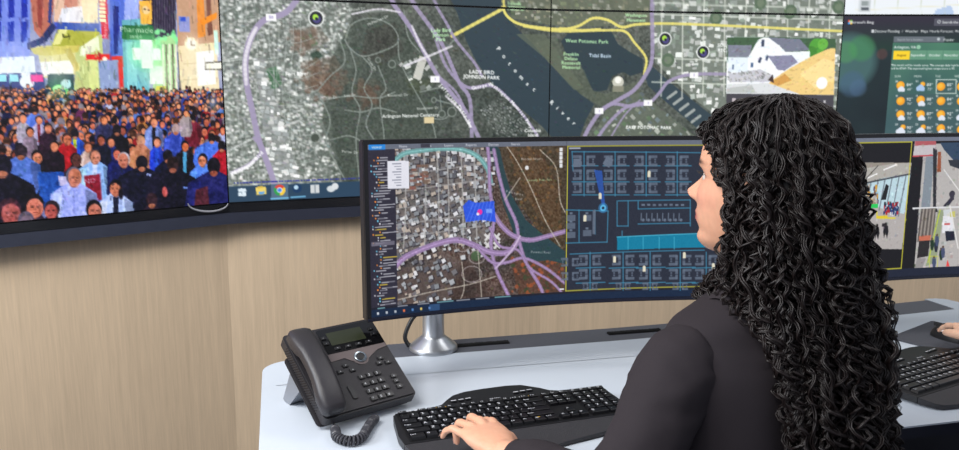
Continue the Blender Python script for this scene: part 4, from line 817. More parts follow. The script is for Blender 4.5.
def slab(name, m, pts, c0, c1, parent=phone, bevel=0, **k):
    bm = bmesh.new(); prism(bm, pts, c0, c1); bmesh.ops.transform(bm, matrix=MP, verts=bm.verts); return bm_obj(name, bm, m, parent, bevel=bevel, **k)
def rrect(x0, y0, x1, y1, r, n=4):
    return arc(x1-r, y1-r, r, 0, 90, n) + arc(x0+r, y1-r, r, 90, 180, n) + arc(x0+r, y0+r, r, 180, 270, n) + arc(x1-r, y0+r, r, 270, 360, n)
body = slab('body', m_phone, rrect(0, 0, PWD, PLN, .008), -.026, 0, bevel=.003)
slab('skirt', m_phone, rrect(-.006, .003, PWD-.004, .17, .01), -.032, -.0262, bevel=.002)
bm = bmesh.new()
for i in range(26):
    for j in range(5):
        p = MP @ Vector((-.0003, .03+i*.0058+(j % 2)*.0029, -.005-j*.0042)); bmesh.ops.create_cone(bm, segments=6, radius1=.0011, radius2=.0011, depth=.0006, cap_ends=True, matrix=Matrix.Translation(p) @ Matrix.Rotation(R(90), 4, 'Y'))
tag(bm_obj('vent_hole', bm, m_gls, phone), kind='stuff')
def quad(px4, grow=0): return [ph(*p) for p in px4]
dp = [ph(*p) for p in ((328.5, 355.5), (383, 342.5), (371.2, 320.5), (312, 332.5))]
dx0, dx1 = .068, .1965
dy0, dy1 = ph(352, 349.5)[1], PLN-.008
slab('display_surround', m_gls, rrect(dx0, dy0, dx1, dy1, .004), .0002, .0016)
l0 = ph(331.7, 346.5); l1 = ph(363, 326)
slab('display', m_lcd, rrect(.085, min(l0[1], ph(371, 333)[1]), .163, l1[1]-.001, .001), .0012, .0021)['label'] = 'dull green display'
def key(x, y, w, h, c=.0035, name='button', r=.0015, m=m_key):
    a, b = ph(x, y); return slab(name, m, rrect(a-w/2, b-h/2, a+w/2, b+h/2, r), .0003, c, bevel=.0006), (a, b)
lg = bmesh.new()
def legend(bm, t, a, b, size, c, M=MP):
    adv = [glyph(ch)[2] if ch != ' ' else .3 for ch in t]; x = -sum(adv)/2
    for ch, ad in zip(t, adv):
        if ch != ' ':
            v, tr, _ = glyph(ch); q = [bm.verts.new(M @ Vector((a+(x+p[0])*size, b+(p[1]-.35)*size, c))) for p in v]
            for f in tr:
                try: bm.faces.new([q[i] for i in f])
                except ValueError: pass
        x += ad
sx = [ph(*p) for p in ((340, 348), (349.3, 346), (359, 344.3), (367.3, 342.7))]
sb = sum(p[1] for p in sx)/4
for i in range(4):
    a = .086+i*.0235; slab('softkey', m_key, rrect(a, sb-.004, a+.013, sb+.003, .001), .0016, .004, bevel=.0005); legend(lg, '=', a+.0065, sb, .005, .0042)
for a in (.075, .183):
    for b in (l1[1]-.012, l1[1]-.026): slab('line_key', m_key, rrect(a-.006, b-.004, a+.006, b+.004, .0015), .0016, .004, bevel=.0005); legend(lg, '-', a, b, .006, .0042)
na, nb = ph(360, 357.5)
band_ = [(.066, dy0-.0012), (.1965, dy0-.0012), (.1965, dy0-.010), (.172, dy0-.014), (na+.02, nb-.004)] + arc(na, nb, .0175, -20, -160, 10) + [(na-.02, nb-.004), (na-.032, dy0-.017), (.066, dy0-.019)]
slab('accent_band', m_taupe, band_, .0002, .0014)['label'] = 'taupe accent band'
bm = bmesh.new(); rr = [(.0128, .0014), (.0128, .0042), (.0118, .0048), (.0095, .0044), (.0092, .003), (.001, .0028), (.001, .002)]
lathe(bm, rr, 32, MP @ Matrix.Translation((na, nb, 0))); bm_obj('navigation_ring', bm, m_steel, phone, True)['label'] = 'steel navigation ring'
slab('select_key', m_key, arc(na, nb, .008, 0, 345, 20), .0028, .0046)
for x, y in ((345, 366), (340, 372.3), (352.3, 370.3), (380, 358.3), (379, 363.3), (387.7, 362.3)):
    o, (a, b) = key(x, y, .0125, .009); legend(lg, 'o', a, b, .005, .0038)
va, vb = ph(352.5, 392.5); slab('volume_rocker', m_key, rrect(va-.005, vb-.016, va+.005, vb+.016, .002), .0003, .003, bevel=.0006)
k1 = ph(361.7, 377.3); k3 = ph(377.3, 373.7); k10 = ph(371.7, 399.3)
for r_, row in enumerate(('123', '456', '789', '*0#')):
    for c_, ch in enumerate(row):
        a = k1[0] + (k3[0]-k1[0])/2*c_*1.0; b = k1[1] + (k10[1]-k1[1])/3*r_
        slab('dial_key', m_key, rrect(a-.0072, b-.0052, a+.0072, b+.0052, .0015), .0003, .0036, bevel=.0007); legend(lg, ch, a-.002, b, .0075, .0038)
for x, y in ((394, 376), (396, 381), (398.3, 386.7)):
    a = .5*(ph(394, 376)[0]+ph(398.3, 386.7)[0]); b = ph(x, y)[1]; slab('line_key', m_key, rrect(a-.006, b-.0045, a+.006, b+.0045, .0015), .0003, .0036, bevel=.0006); legend(lg, 'o', a, b, .006, .0038)
tag(bm_obj('key_legend', lg, m_leg, phone), 'pale digits and marks on the keys', kind='stuff')
bm = bmesh.new()
for a0, a1 in ((.008, .045), (.155, .19)):
    q = [(.098, .064), (.142, .094), (.192, .005), (.186, .0016), (.166, .0016)]
    A = [bm.verts.new((a0, y, z)) for y, z in q]; B = [bm.verts.new((a1, y, z)) for y, z in q]
    bm.faces.new(A); bm.faces.new(B[::-1]); n_ = len(q)
    for i in range(n_): bm.faces.new((A[i], A[(i+1) % n_], B[(i+1) % n_], B[i]))
box(bm, (.045, .166, .0016), (.155, .186, .006)); bm_obj('foot_stand', bm, m_foot, phone, bevel=.0015)['label'] = 'slate grey foot stand'
# handset, lofted along its length
h0 = ph(335.5, 405, .03); h1 = ph(299.5, 327, .035)
secs = [(-.006, .016, .020, .010), (-.004, .006, .027, .019), (.004, .001, .033, .0235), (.035, .001, .040, .0245), (.052, .010, .0435, .0235), (.075, .017, .0465, .0225), (.105, .0175, .047, .022), (.135, .015, .046, .0225), (.152, .006, .0435, .024), (.175, .001, .039, .025), (.196, .001, .032, .0245), (.204, .006, .026, .019), (.206, .014, .020, .01)]
Lh = (h1[1]-h0[1]+.012)/.212
bm = bmesh.new(); rings = []
for t, c0, c1, hw in secs:
    fr = (t+.006)/.212; ac = h0[0] + (h1[0]-h0[0])*fr; b = h0[1]-.008 + (t+.006)*Lh; cc, hc = (c0+c1)/2+.002, (c1-c0)/2
    rings.append([bm.verts.new(MP @ Vector((ac + hw*math.copysign(abs(math.cos(x))**.55, math.cos(x)), b, cc + hc*math.copysign(abs(math.sin(x))**.6, math.sin(x))))) for x in np.linspace(0, 2*math.pi, 24, endpoint=False)])
for A, B in zip(rings, rings[1:]):
    for k in range(24): bm.faces.new((A[k], A[(k+1) % 24], B[(k+1) % 24], B[k]))
bm.faces.new(rings[0][::-1]); bm.faces.new(rings[-1]); bm_obj('handset', bm, m_hand, phone, True, auto=60)
# coiled cord
MI = (Matrix.Translation(PO) @ Matrix.Rotation(PR, 4, 'Z')).inverted()
zc = DESK_Z+.0102
path = [MI @ p for p in [px_z(330, 413, DESK_Z+.012), px_z(334, 424, DESK_Z+.010)] + [px_z(x, y, zc) for x, y in ((335.5, 431), (337, 437), (345, 440.5), (354, 440.5), (362, 437), (367, 429), (372, 421.5), (378, 417))]]
cen = [Vector(p) for p in catmull(path, 40)]
bm = bmesh.new(); pts = []; ph_ = 0; T_ = len(cen); nrm = Vector((0, 0, 1))
for i, p in enumerate(cen):
    t = (cen[min(i+1, T_-1)]-cen[max(i-1, 0)]).normalized(); b_2 = t.cross(nrm).normalized(); n_2 = b_2.cross(t)
    L_ = (cen[min(i+1, T_-1)]-p).length; f = i/T_
    rad = .0074*min(1, max(0, (f-.12)/.08))*min(1, max(0.15, (1-f)/.05)); 
    steps = 5
    for k in range(steps):
        q = p + (cen[min(i+1, T_-1)]-p)*(k/steps); ph_ += 2*math.pi*(L_/steps)/.0062
        pts.append(q + (b_2*math.cos(ph_) + n_2*math.sin(ph_))*rad)
tube(bm, pts, .0021, 6); bm_obj('coiled_cord', bm, mat('dark_grey_cord', (58, 58, 64), .38), phone, True)

# ------------------------------------------------------------------ keyboards
m_kb = mat('black_keyboard_shell', (26, 26, 29), .38, bump=.1, bscale=1200); m_palm = mat('grained_palm_rest', (46, 45, 49), .55, bump=.9, bscale=700); m_well = mat('key_well', (10, 10, 12), .5)
m_cap = mat('black_keycap', (17, 17, 20), .28, spec=.6); m_mark = mat('white_key_legend', (226, 228, 234), .5); m_amb = mat('amber_key_legend', (206, 160, 50), .5)
def kz(y): return .0155 + .055*(y+.05)                           # height of the top deck
key_mesh = {}
def keycap(w, d):
    k = (round(w, 4), round(d, 4))
    if k not in key_mesh:
        bm = bmesh.new(); A = [bm.verts.new((x*w/2, y*d/2, 0)) for x, y in ((-1, -1), (1, -1), (1, 1), (-1, 1))]
        B = [bm.verts.new((x*(w/2-.0012), y*(d/2-.0012), .0052)) for x, y in ((-1, -1), (1, -1), (1, 1), (-1, 1))]; C = [bm.verts.new((x*(w/2-.0022), y*(d/2-.0022), .0060)) for x, y in ((-1, -1), (1, -1), (1, 1), (-1, 1))]
        for P_, Q_ in ((A, B), (B, C)):
            for i in range(4): bm.faces.new((P_[i], P_[(i+1) % 4], Q_[(i+1) % 4], Q_[i]))
        bm.faces.new(C); bm.faces.new(A[::-1]); me = bpy.data.meshes.new('key'); bm.to_mesh(me); bm.free(); me.materials.append(m_cap); key_mesh[k] = me
    return key_mesh[k]
U = .0188
ROWS = [  # y centre, depth, start x (units), list of (width, legend); '' blank key, None = gap
    (.0575, .011, [(1, 'Esc'), (1, None)] + [(1, f'F{i}') for i in range(1, 5)] + [(.5, None)] + [(1, f'F{i}') for i in range(5, 9)] + [(.5, None)] + [(1, f'F{i}') for i in range(9, 13)] + [(.3, None)] + [(1, 'Prt'), (1, 'Scr'), (1, 'Brk'), (.3, None)] + [(1, 'o')]*4),
    (.0395, .0165, [(1, c) for c in '`1234567890-='] + [(2, 'Back')] + [(.3, None)] + [(1, 'Ins'), (1, 'Hm'), (1, 'Pu'), (.3, None)] + [(1, c) for c in ('Num', '/', '*', '-')]),
    (.0207, .0165, [(1.5, 'Tab')] + [(1, c) for c in 'QWERTYUIOP[]'] + [(1.5, '\\')] + [(.3, None)] + [(1, 'Del'), (1, 'End'), (1, 'Pd'), (.3, None)] + [(1, '7'), (1, '8'), (1, '9'), (1, '+')]),
    (.0019, .0165, [(1.75, 'Caps')] + [(1, c) for c in "ASDFGHJKL;'"] + [(2.25, 'Enter')] + [(3.6, None)] + [(1, '4'), (1, '5'), (1, '6'), (1, '')]),
    (-.0169, .0165, [(2.25, 'Shift')] + [(1, c) for c in 'ZXCVBNM,./'] + [(2.75, 'Shift')] + [(1.3, None), (1, '^'), (1.3, None)] + [(1, '1'), (1, '2'), (1, '3'), (1, 'En')]),
    (-.0357, .0165, [(1.5, 'Ctrl'), (1.25, 'o'), (1.25, 'Alt'), (6, ''), (1.25, 'Alt'), (1.25, 'Fn'), (1.25, 'o'), (1.25, 'Ctrl')] + [(.3, None)] + [(1, '<'), (1, 'v'), (1, '>'), (.3, None)] + [(2, '0'), (1, '.'), (1, '')])]
def make_keyboard(u, v, rot, label):
    kb = thing('keyboard', label, 'keyboard', duv(u, v), R(14)+rot, 'keyboards on the desk')
    back = [(.218, .062), (.210, .074), (.16, .0745), (.125, .076), (.108, .083), (.094, .098), (.062, .122), (.03, .127), (-.02, .126), (-.06, .122), (-.085, .113), (-.103, .096), (-.118, .079), (-.14, .072), (-.20, .069), (-.217, .06)]
    front = [(-.226, -.02), (-.222, -.06), (-.216, -.085), (-.205, -.096), (-.15, -.112), (-.09, -.128), (-.045, -.134), (0, -.129), (.06, -.115), (.13, -.103), (.19, -.093), (.216, -.083), (.224, -.05), (.226, -.01)]
    def top(x, y): return kz(y) if y > -.05 else .0155 - (.05+y)*-.09
    def plate(name, pts, m, z0, f, bev=.0015, parent=kb):
        bm = bmesh.new(); prism(bm, pts, 0, 1)
        for vv in bm.verts: vv.co.z = f(vv.co.x, vv.co.y) if vv.co.z > .5 else z0
        return bm_obj(name, bm, m, parent, bevel=bev)
    plate('shell', [(.2255, -.052)] + [(.226, -.01)] + back + [(-.226, -.02), (-.2235, -.052)], m_kb, .003, lambda x, y: kz(y), .002)
    plate('palm_rest', [(-.2232, -.0532)] + front[1:-2] + [(.2245, -.0532)], m_palm, .002, lambda x, y: max(.006, .0152 + (y+.053)*.1), .002)['label'] = 'grained charcoal palm rest'
    plate('key_well', [(-.212, -.046), (.212, -.046), (.212, .0655), (-.212, .0655)], m_well, .006, lambda x, y: kz(y)+.0006, 0)
    lw, la = bmesh.new(), bmesh.new()
    sl = math.atan(.055)
    for y, d, row in ROWS:
        x = -.2095
        for w, t in row:
            if t is not None:
                o = link('key', keycap(w*U-.0016, d), None, kb); o.location = (x+w*U/2, y, kz(y)+.0008); o.rotation_euler = (sl, 0, 0)
                if t: legend(lw, t, x+min(w*U/2, .006), y+.002*(d > .012), .0105 if len(t) == 1 else .0058, 0, Matrix.Translation((0, 0, kz(y)+.0071)))
            x += w*U
    for i, x in enumerate((-.092, -.077, -.062, .038, .053, .068)):
        y = .087 + (i-2.5)*.0012; bm = bmesh.new(); box(bm, (x-.0058, y-.004, kz(y)-.001), (x+.0058, y+.004, kz(y)+.0022)); bm_obj('media_button', bm, m_cap, kb, bevel=.0008)
        box(lw, (x-.0052, y+.0012, kz(y)+.0022), (x+.0052, y+.0028, kz(y)+.0026))
    for i, x in enumerate((-.185, -.17, -.145, -.128, -.112, .02, .035, .055, .07, .125)): box(la if i in (3, 4, 7, 8) else lw, (x-.004, .0685, kz(.0685)), (x+.004, .0699, kz(.07)+.0006))
    legend(lw, 'wireless', -.01, .078, .0062, kz(.078)+.0006, Matrix.Identity(4))
    box(la, (.033, -.0345, kz(-.034)+.007), (.038, -.0325, kz(-.033)+.0072))
    tag(bm_obj('key_legend', lw, m_mark, kb), 'white legends on the keys', kind='stuff'); tag(bm_obj('amber_mark', la, m_amb, kb), 'amber marks on some keys', kind='stuff')
    bm = bmesh.new()
    for x in (-.19, .19):
        for y in (-.075, .05): box(bm, (x-.012, y-.004, 0), (x+.012, y+.004, .0035))
    tag(bm_obj('rubber_foot', bm, m_well, kb), kind='stuff')
    return kb
make_keyboard(.41, 1.37, R(5), 'black keyboard with a grained palm rest under the woman\'s left hand')
make_keyboard(1.42, 1.385, R(16), 'black keyboard beside the mouse pad, partly behind the woman\'s curls')

# ------------------------------------------------------------------ mouse and mat
m_mat = mat('dark_grey_mat_cloth', (70, 72, 80), .85, var=.15, vscale=900, bump=.4, bscale=1500)
MO = (1.622, 1.597); MROT = R(14+22)
mp_ = thing('mouse_pad', 'dark grey cloth mouse pad under the black mouse', 'mouse pad', duv(1.62, 1.605), R(14+24))
bm = bmesh.new(); prism(bm, rrect(-.115, -.10, .125, .10, .006), 0, .003); bm_obj('cloth_top', bm, m_mat, mp_, bevel=.0006)
ms = thing('computer_mouse', 'black computer mouse on the dark grey mouse pad', 'mouse', duv(*MO, DESK_Z+.0031), MROT)
bm = bmesh.new(); rings = []
N = 28
for f in np.linspace(0, 1, 12):
    a = f*math.pi/2; rings.append([bm.verts.new(((.031-.004*math.sin(t))*math.cos(a)**.55*math.cos(t), .058*math.cos(a)**.55*math.sin(t), .036*math.sin(a)*(1-.10*math.sin(t)))) for t in np.linspace(0, 2*math.pi, N, endpoint=False)])
for A, B in zip(rings[:-1], rings[1:-1]):
    for k in range(N): bm.faces.new((A[k], A[(k+1) % N], B[(k+1) % N], B[k]))
bm.faces.new(rings[-2]); bm.faces.new(rings[0][::-1])
for vv in rings[-1]: bm.verts.remove(vv)
bm_obj('shell', bm, m_kb, ms, True, auto=80)
bm = bmesh.new(); box(bm, (-.0006, .005, .025), (.0006, .052, .0352)); bm_obj('button_gap', bm, m_well, ms)
bm = bmesh.new(); bmesh.ops.create_cone(bm, segments=20, radius1=.009, radius2=.009, depth=.006, cap_ends=True, matrix=Matrix.Translation((0, .026, .0275)) @ Matrix.Rotation(R(90), 4, 'Y')); bm_obj('scroll_wheel', bm, m_palm, ms, bevel=.001)
# ------------------------------------------------------------------ people
from mathutils import noise as mnoise
def skin_material(name, c):
    m = bpy.data.materials.new(name); m.use_nodes = True; nt = m.node_tree; b = nt.nodes['Principled BSDF']
    a = nt.nodes.new('ShaderNodeVertexColor'); a.layer_name = 'Col'
    n = nt.nodes.new('ShaderNodeTexNoise'); n.inputs['Scale'].default_value = 60; n.inputs['Detail'].default_value = 5
    mx = nt.nodes.new('ShaderNodeMix'); mx.data_type = 'RGBA'; mx.blend_type = 'MULTIPLY'; mx.inputs[0].default_value = .22
    nt.links.new(a.outputs['Color'], mx.inputs[6]); nt.links.new(n.outputs['Fac'], mx.inputs[7]); nt.links.new(mx.outputs[2], b.inputs['Base Color'])
    n2 = nt.nodes.new('ShaderNodeTexNoise'); n2.inputs['Scale'].default_value = 900
    bp = nt.nodes.new('ShaderNodeBump'); bp.inputs['Strength'].default_value = .12; bp.inputs['Distance'].default_value = .001
    nt.links.new(n2.outputs['Fac'], bp.inputs['Height']); nt.links.new(bp.outputs[0], b.inputs['Normal'])
    b.inputs['Roughness'].default_value = .48; b.inputs['Subsurface Weight'].default_value = .12; b.inputs['Subsurface Radius'].default_value = (.012, .005, .003); b.inputs['Subsurface Scale'].default_value = .6
    return m
def interp(z, T): T = sorted(T); return np.interp(z, [t[0] for t in T], [t[1] for t in T])
def smooth_interp(z, T):                                        # smoothed piecewise profile
    T = sorted(T); X = np.array([t[0] for t in T]); Y = np.array([t[1] for t in T]); q = np.linspace(X[0], X[-1], 400); v = np.interp(q, X, Y)
    k = np.exp(-np.linspace(-2, 2, 31)**2); k /= k.sum(); v = np.convolve(np.pad(v, 15, 'edge'), k, 'valid'); return float(np.interp(z, q, v))
FRONT = [(-.118, .060), (-.112, .074), (-.100, .081), (-.086, .0765), (-.074, .0835), (-.066, .0855), (-.056, .0865), (-.046, .0855), (-.03, .087), (-.012, .085), (0, .0835), (.012, .0875), (.024, .0915), (.045, .0905), (.065, .084), (.085, .068), (.100, .046), (.110, .022), (.115, 0)]
BACK = [(-.118, .0), (-.10, -.02), (-.08, -.045), (-.05, -.072), (-.02, -.090), (.02, -.099), (.05, -.096), (.08, -.076), (.10, -.046), (.115, -.0)]
WID = [(-.118, .020), (-.110, .031), (-.098, .041), (-.08, .050), (-.06, .0565), (-.04, .0625), (-.02, .067), (0, .069), (.03, .073), (.06, .071), (.085, .056), (.10, .038), (.110, .020), (.115, .004)]
def head_bm():
    bm = bmesh.new(); NZ, NA = 96, 112; rings = []
    for zi in np.linspace(-.117, .1148, NZ):
        f, b, w = smooth_interp(zi, FRONT), smooth_interp(zi, BACK), smooth_interp(zi, WID); cy, hy = (f+b)/2, (f-b)/2; ring = []
        for a in np.linspace(0, 2*math.pi, NA, endpoint=False):
            s_, c_ = math.sin(a), math.cos(a); p = 2/2.25
            x = w*math.copysign(abs(c_)**p, c_); y = cy + hy*math.copysign(abs(s_)**p, s_); z = zi
            if s_ > 0:
                g = lambda cx, cz, sx, sz: math.exp(-((abs(x)-cx)/sx)**2 - ((z-cz)/sz)**2)
                nb = interp(z, [(.012, 0), (.002, .0035), (-.01, .0095), (-.022, .0190), (-.031, .0265), (-.037, .0250), (-.042, .014), (-.047, .003), (-.052, 0)])
                nw = interp(z, [(.01, .008), (-.01, .0085), (-.03, .0125), (-.045, .014)])
                y += nb*math.exp(-(x/nw)**2)*1.02
                y += .008*g(.0125, -.038, .006, .006)                       # wings of the nose
                y += .0066*g(0, -.0605, .018, .0044) + .0080*g(0, -.0715, .0165, .0052) - .0042*g(0, -.066, .021, .0016) - .0022*g(0, -.053, .004, .005)
                y += -.010*g(.031, .002, .013, .010) + .0038*g(.031, .018, .018, .006) + .0052*g(.031, -.003, .013, .006) + .0045*g(.031, .006, .0125, .004)
                y += .004*g(.042, -.028, .018, .016) + .003*g(0, -.101, .014, .010)
            ring.append(bm.verts.new((x, y, z)))
        rings.append(ring)
    for A, B in zip(rings, rings[1:]):
        for k in range(NA): bm.faces.new((A[k], A[(k+1) % NA], B[(k+1) % NA], B[k]))
    bm.faces.new(rings[0][::-1]); bm.faces.new(rings[-1])
    for s in (-1, 1):                                           # ears
        q = catmull([(s*.066, .010, -.030), (s*.073, .004, -.034), (s*.078, -.004, -.020), (s*.084, -.016, 0), (s*.086, -.018, .016), (s*.081, -.006, .025), (s*.074, .006, .018), (s*.069, .008, .004)], 6)
        tube(bm, q, [.0035+.0022*math.sin(math.pi*i/(len(q)-1)) for i in range(len(q))], 8)
        bmesh.ops.create_uvsphere(bm, u_segments=16, v_segments=10, radius=1, matrix=Matrix.Translation((s*.071, -.004, -.004)) @ Matrix.Diagonal((.009, .014, .024, 1)))
    return bm
def loft(bm, secs, N=28, power=1.0):
    """secs: (centre, half width vector, half depth vector) -> closed elliptical loft"""
    rings = []
    for c, a, b in secs:
        c, a, b = Vector(c), Vector(a), Vector(b)
        rings.append([bm.verts.new(c + a*math.copysign(abs(math.cos(t))**power, math.cos(t)) + b*math.copysign(abs(math.sin(t))**power, math.sin(t))) for t in np.linspace(0, 2*math.pi, N, endpoint=False)])
    for A, B in zip(rings, rings[1:]):
        for k in range(N): bm.faces.new((A[k], A[(k+1) % N], B[(k+1) % N], B[k]))
    bm.faces.new(rings[0][::-1]); bm.faces.new(rings[-1]); return rings
def limb(bm, pts, rad, flat=1.0, side=None, seg=20, n=6, caps=True):
    P = [Vector(p) for p in catmull(pts, n)]; Rr = [v[0] for v in catmull([(r, 0) for r in rad], n)]
    if caps:                                                    # rounded ends
        t0, t1 = (P[0]-P[1]).normalized(), (P[-1]-P[-2]).normalized(); r0, r1 = Rr[0], Rr[-1]
        P = [P[0]+t0*r0*.95, P[0]+t0*r0*.75, P[0]+t0*r0*.4] + P + [P[-1]+t1*r1*.4, P[-1]+t1*r1*.75, P[-1]+t1*r1*.95]
        Rr = [r0*.3, r0*.66, r0*.92] + Rr + [r1*.92, r1*.66, r1*.3]
    secs = []; s = Vector(side) if side is not None else None
    for i, p in enumerate(P):
        t = (P[min(i+1, len(P)-1)]-P[max(i-1, 0)]).normalized()
        if s is None: s = t.orthogonal()
        s = (s - t*s.dot(t)).normalized(); b = t.cross(s); secs.append((p, s*Rr[i], b*Rr[i]*flat))
    return loft(bm, secs, seg)
def make_hand(bm, W, fwd, up, thumb, flex, tipcol, splay=(5, 0, -7, -17), scale=1.0, thumb_dir=None):
    """a hand from the wrist W: fwd towards the fingers, up = back of the hand, thumb = +1/-1 side along fwd x up"""
    fwd = Vector(fwd).normalized(); up = Vector(up); up = (up - fwd*up.dot(fwd)).normalized(); sx = fwd.cross(up)*thumb
    def L(x, y, z): return Vector(W) + (sx*x + fwd*y + up*z)*.001*scale
    mcp = [(25, 86, 2), (5, 91, 5), (-15, 86, 3), (-32, 76, -3)]; ln = [(41, 25, 20), (45, 28, 21), (41, 26, 20), (33, 20, 18)]; rd = [(9.2, 8.4, 7.6, 6.6), (9.4, 8.6, 7.7, 6.7), (8.9, 8.1, 7.3, 6.3), (8.2, 7.2, 6.5, 5.7)]
    secs = [(L(0, -30, 0), sx*.0255*scale, up*.0195*scale), (L(0, -8, 0), sx*.027*scale, up*.0185*scale), (L(0, 10, 0), sx*.0305*scale, up*.0180*scale), (L(1, 32, -1), sx*.0375*scale, up*.0175*scale), (L(-1, 55, -1), sx*.0405*scale, up*.0155*scale), (L(-2, 74, -1), sx*.0405*scale, up*.0125*scale), (L(-2, 86, -1), sx*.037*scale, up*.0095*scale), (L(-2, 93, -1), sx*.028*scale, up*.006*scale)]
    loft(bm, secs, 32, .85); nails = []
    for k in range(4):
        yaw = R(splay[k]); d = fwd*math.cos(yaw) + sx*math.sin(yaw); p = L(*mcp[k]); pts = [p - d*.022*scale - up*.003, p]; rr = [rd[k][0]*.0009*scale, rd[k][0]*.00108*scale]; ang = 0
        for j in range(3):
            ang += R(flex[k][j]); v = d*math.cos(ang) - up*math.sin(ang); m_ = p + v*ln[k][j]*.0005*scale; p = p + v*ln[k][j]*.001*scale
            pts += [m_, p]; rr += [(rd[k][j]*.5+rd[k][j+1]*.5)*.00096*scale, rd[k][j+1]*(.00106 if j < 2 else .00092)*scale]
        limb(bm, pts, rr, .94, sx, 14, 3)
        n_ = d*math.sin(ang) + up*math.cos(ang); nails.append((p - v*.004*scale + n_*rd[k][3]*.00078*scale, v, n_, sx, .0052*scale, .0078*scale))
    td = thumb_dir or [(22, 14, -6), (39, 40, -13), (47, 66, -20), (44, 88, -27)]
    limb(bm, [L(*q) for q in td], [.0155*scale, .0125*scale, .0102*scale, .0078*scale], .9, up, 14, 5)
    v = (L(*td[3])-L(*td[2])).normalized(); n_ = (up*.8 + sx*.6); n_ = (n_ - v*n_.dot(v)).normalized(); nails.append((L(*td[3]) + v*.001 + n_*.0066*scale, v, n_, v.cross(n_), .0062*scale, .0088*scale))
    return nails
def nail_mesh(bm, N):
    for c, v, n, s, w, l in N:
        rows = []
        for i in range(6):
            f = i/5-.5; ww = w*(1-.45*max(0, abs(f)-.28)*4*.25); rows.append([bm.verts.new(c + v*(f*2*l) + s*(ww*g) + n*(.0009 - .0017*g*g - .0007*abs(f))) for g in (-1, -.5, 0, .5, 1)])
        for A, B in zip(rows, rows[1:]):
            for k in range(4): bm.faces.new((A[k], A[k+1], B[k+1], B[k]))
def fuse(bm, voxel, it=5, ratio=None):
    """one continuous skin out of overlapping lofts"""
    me = bpy.data.meshes.new('t'); bmesh.ops.recalc_face_normals(bm, faces=bm.faces); bm.to_mesh(me); bm.free(); o = bpy.data.objects.new('t', me); COL.objects.link(o)
    m = o.modifiers.new('r', 'REMESH'); m.mode = 'VOXEL'; m.voxel_size = voxel
    s = o.modifiers.new('s', 'SMOOTH'); s.factor = .5; s.iterations = it
    if ratio: d = o.modifiers.new('d', 'DECIMATE'); d.ratio = ratio
    out = bpy.data.meshes.new_from_object(o.evaluated_get(bpy.context.evaluated_depsgraph_get())); bpy.data.objects.remove(o); bpy.data.meshes.remove(me); return out
def wrinkle(bm, amp, scale, seed, zf=1.0):
    bm.normal_update(); off = Vector((seed*3.1, seed*1.7, seed*.9))
    for v in bm.verts:
        p = Vector((v.co.x, v.co.y, v.co.z*zf))*scale + off; v.co += v.normal*amp*(mnoise.noise(p) + .5*mnoise.noise(p*2.1) - .1)

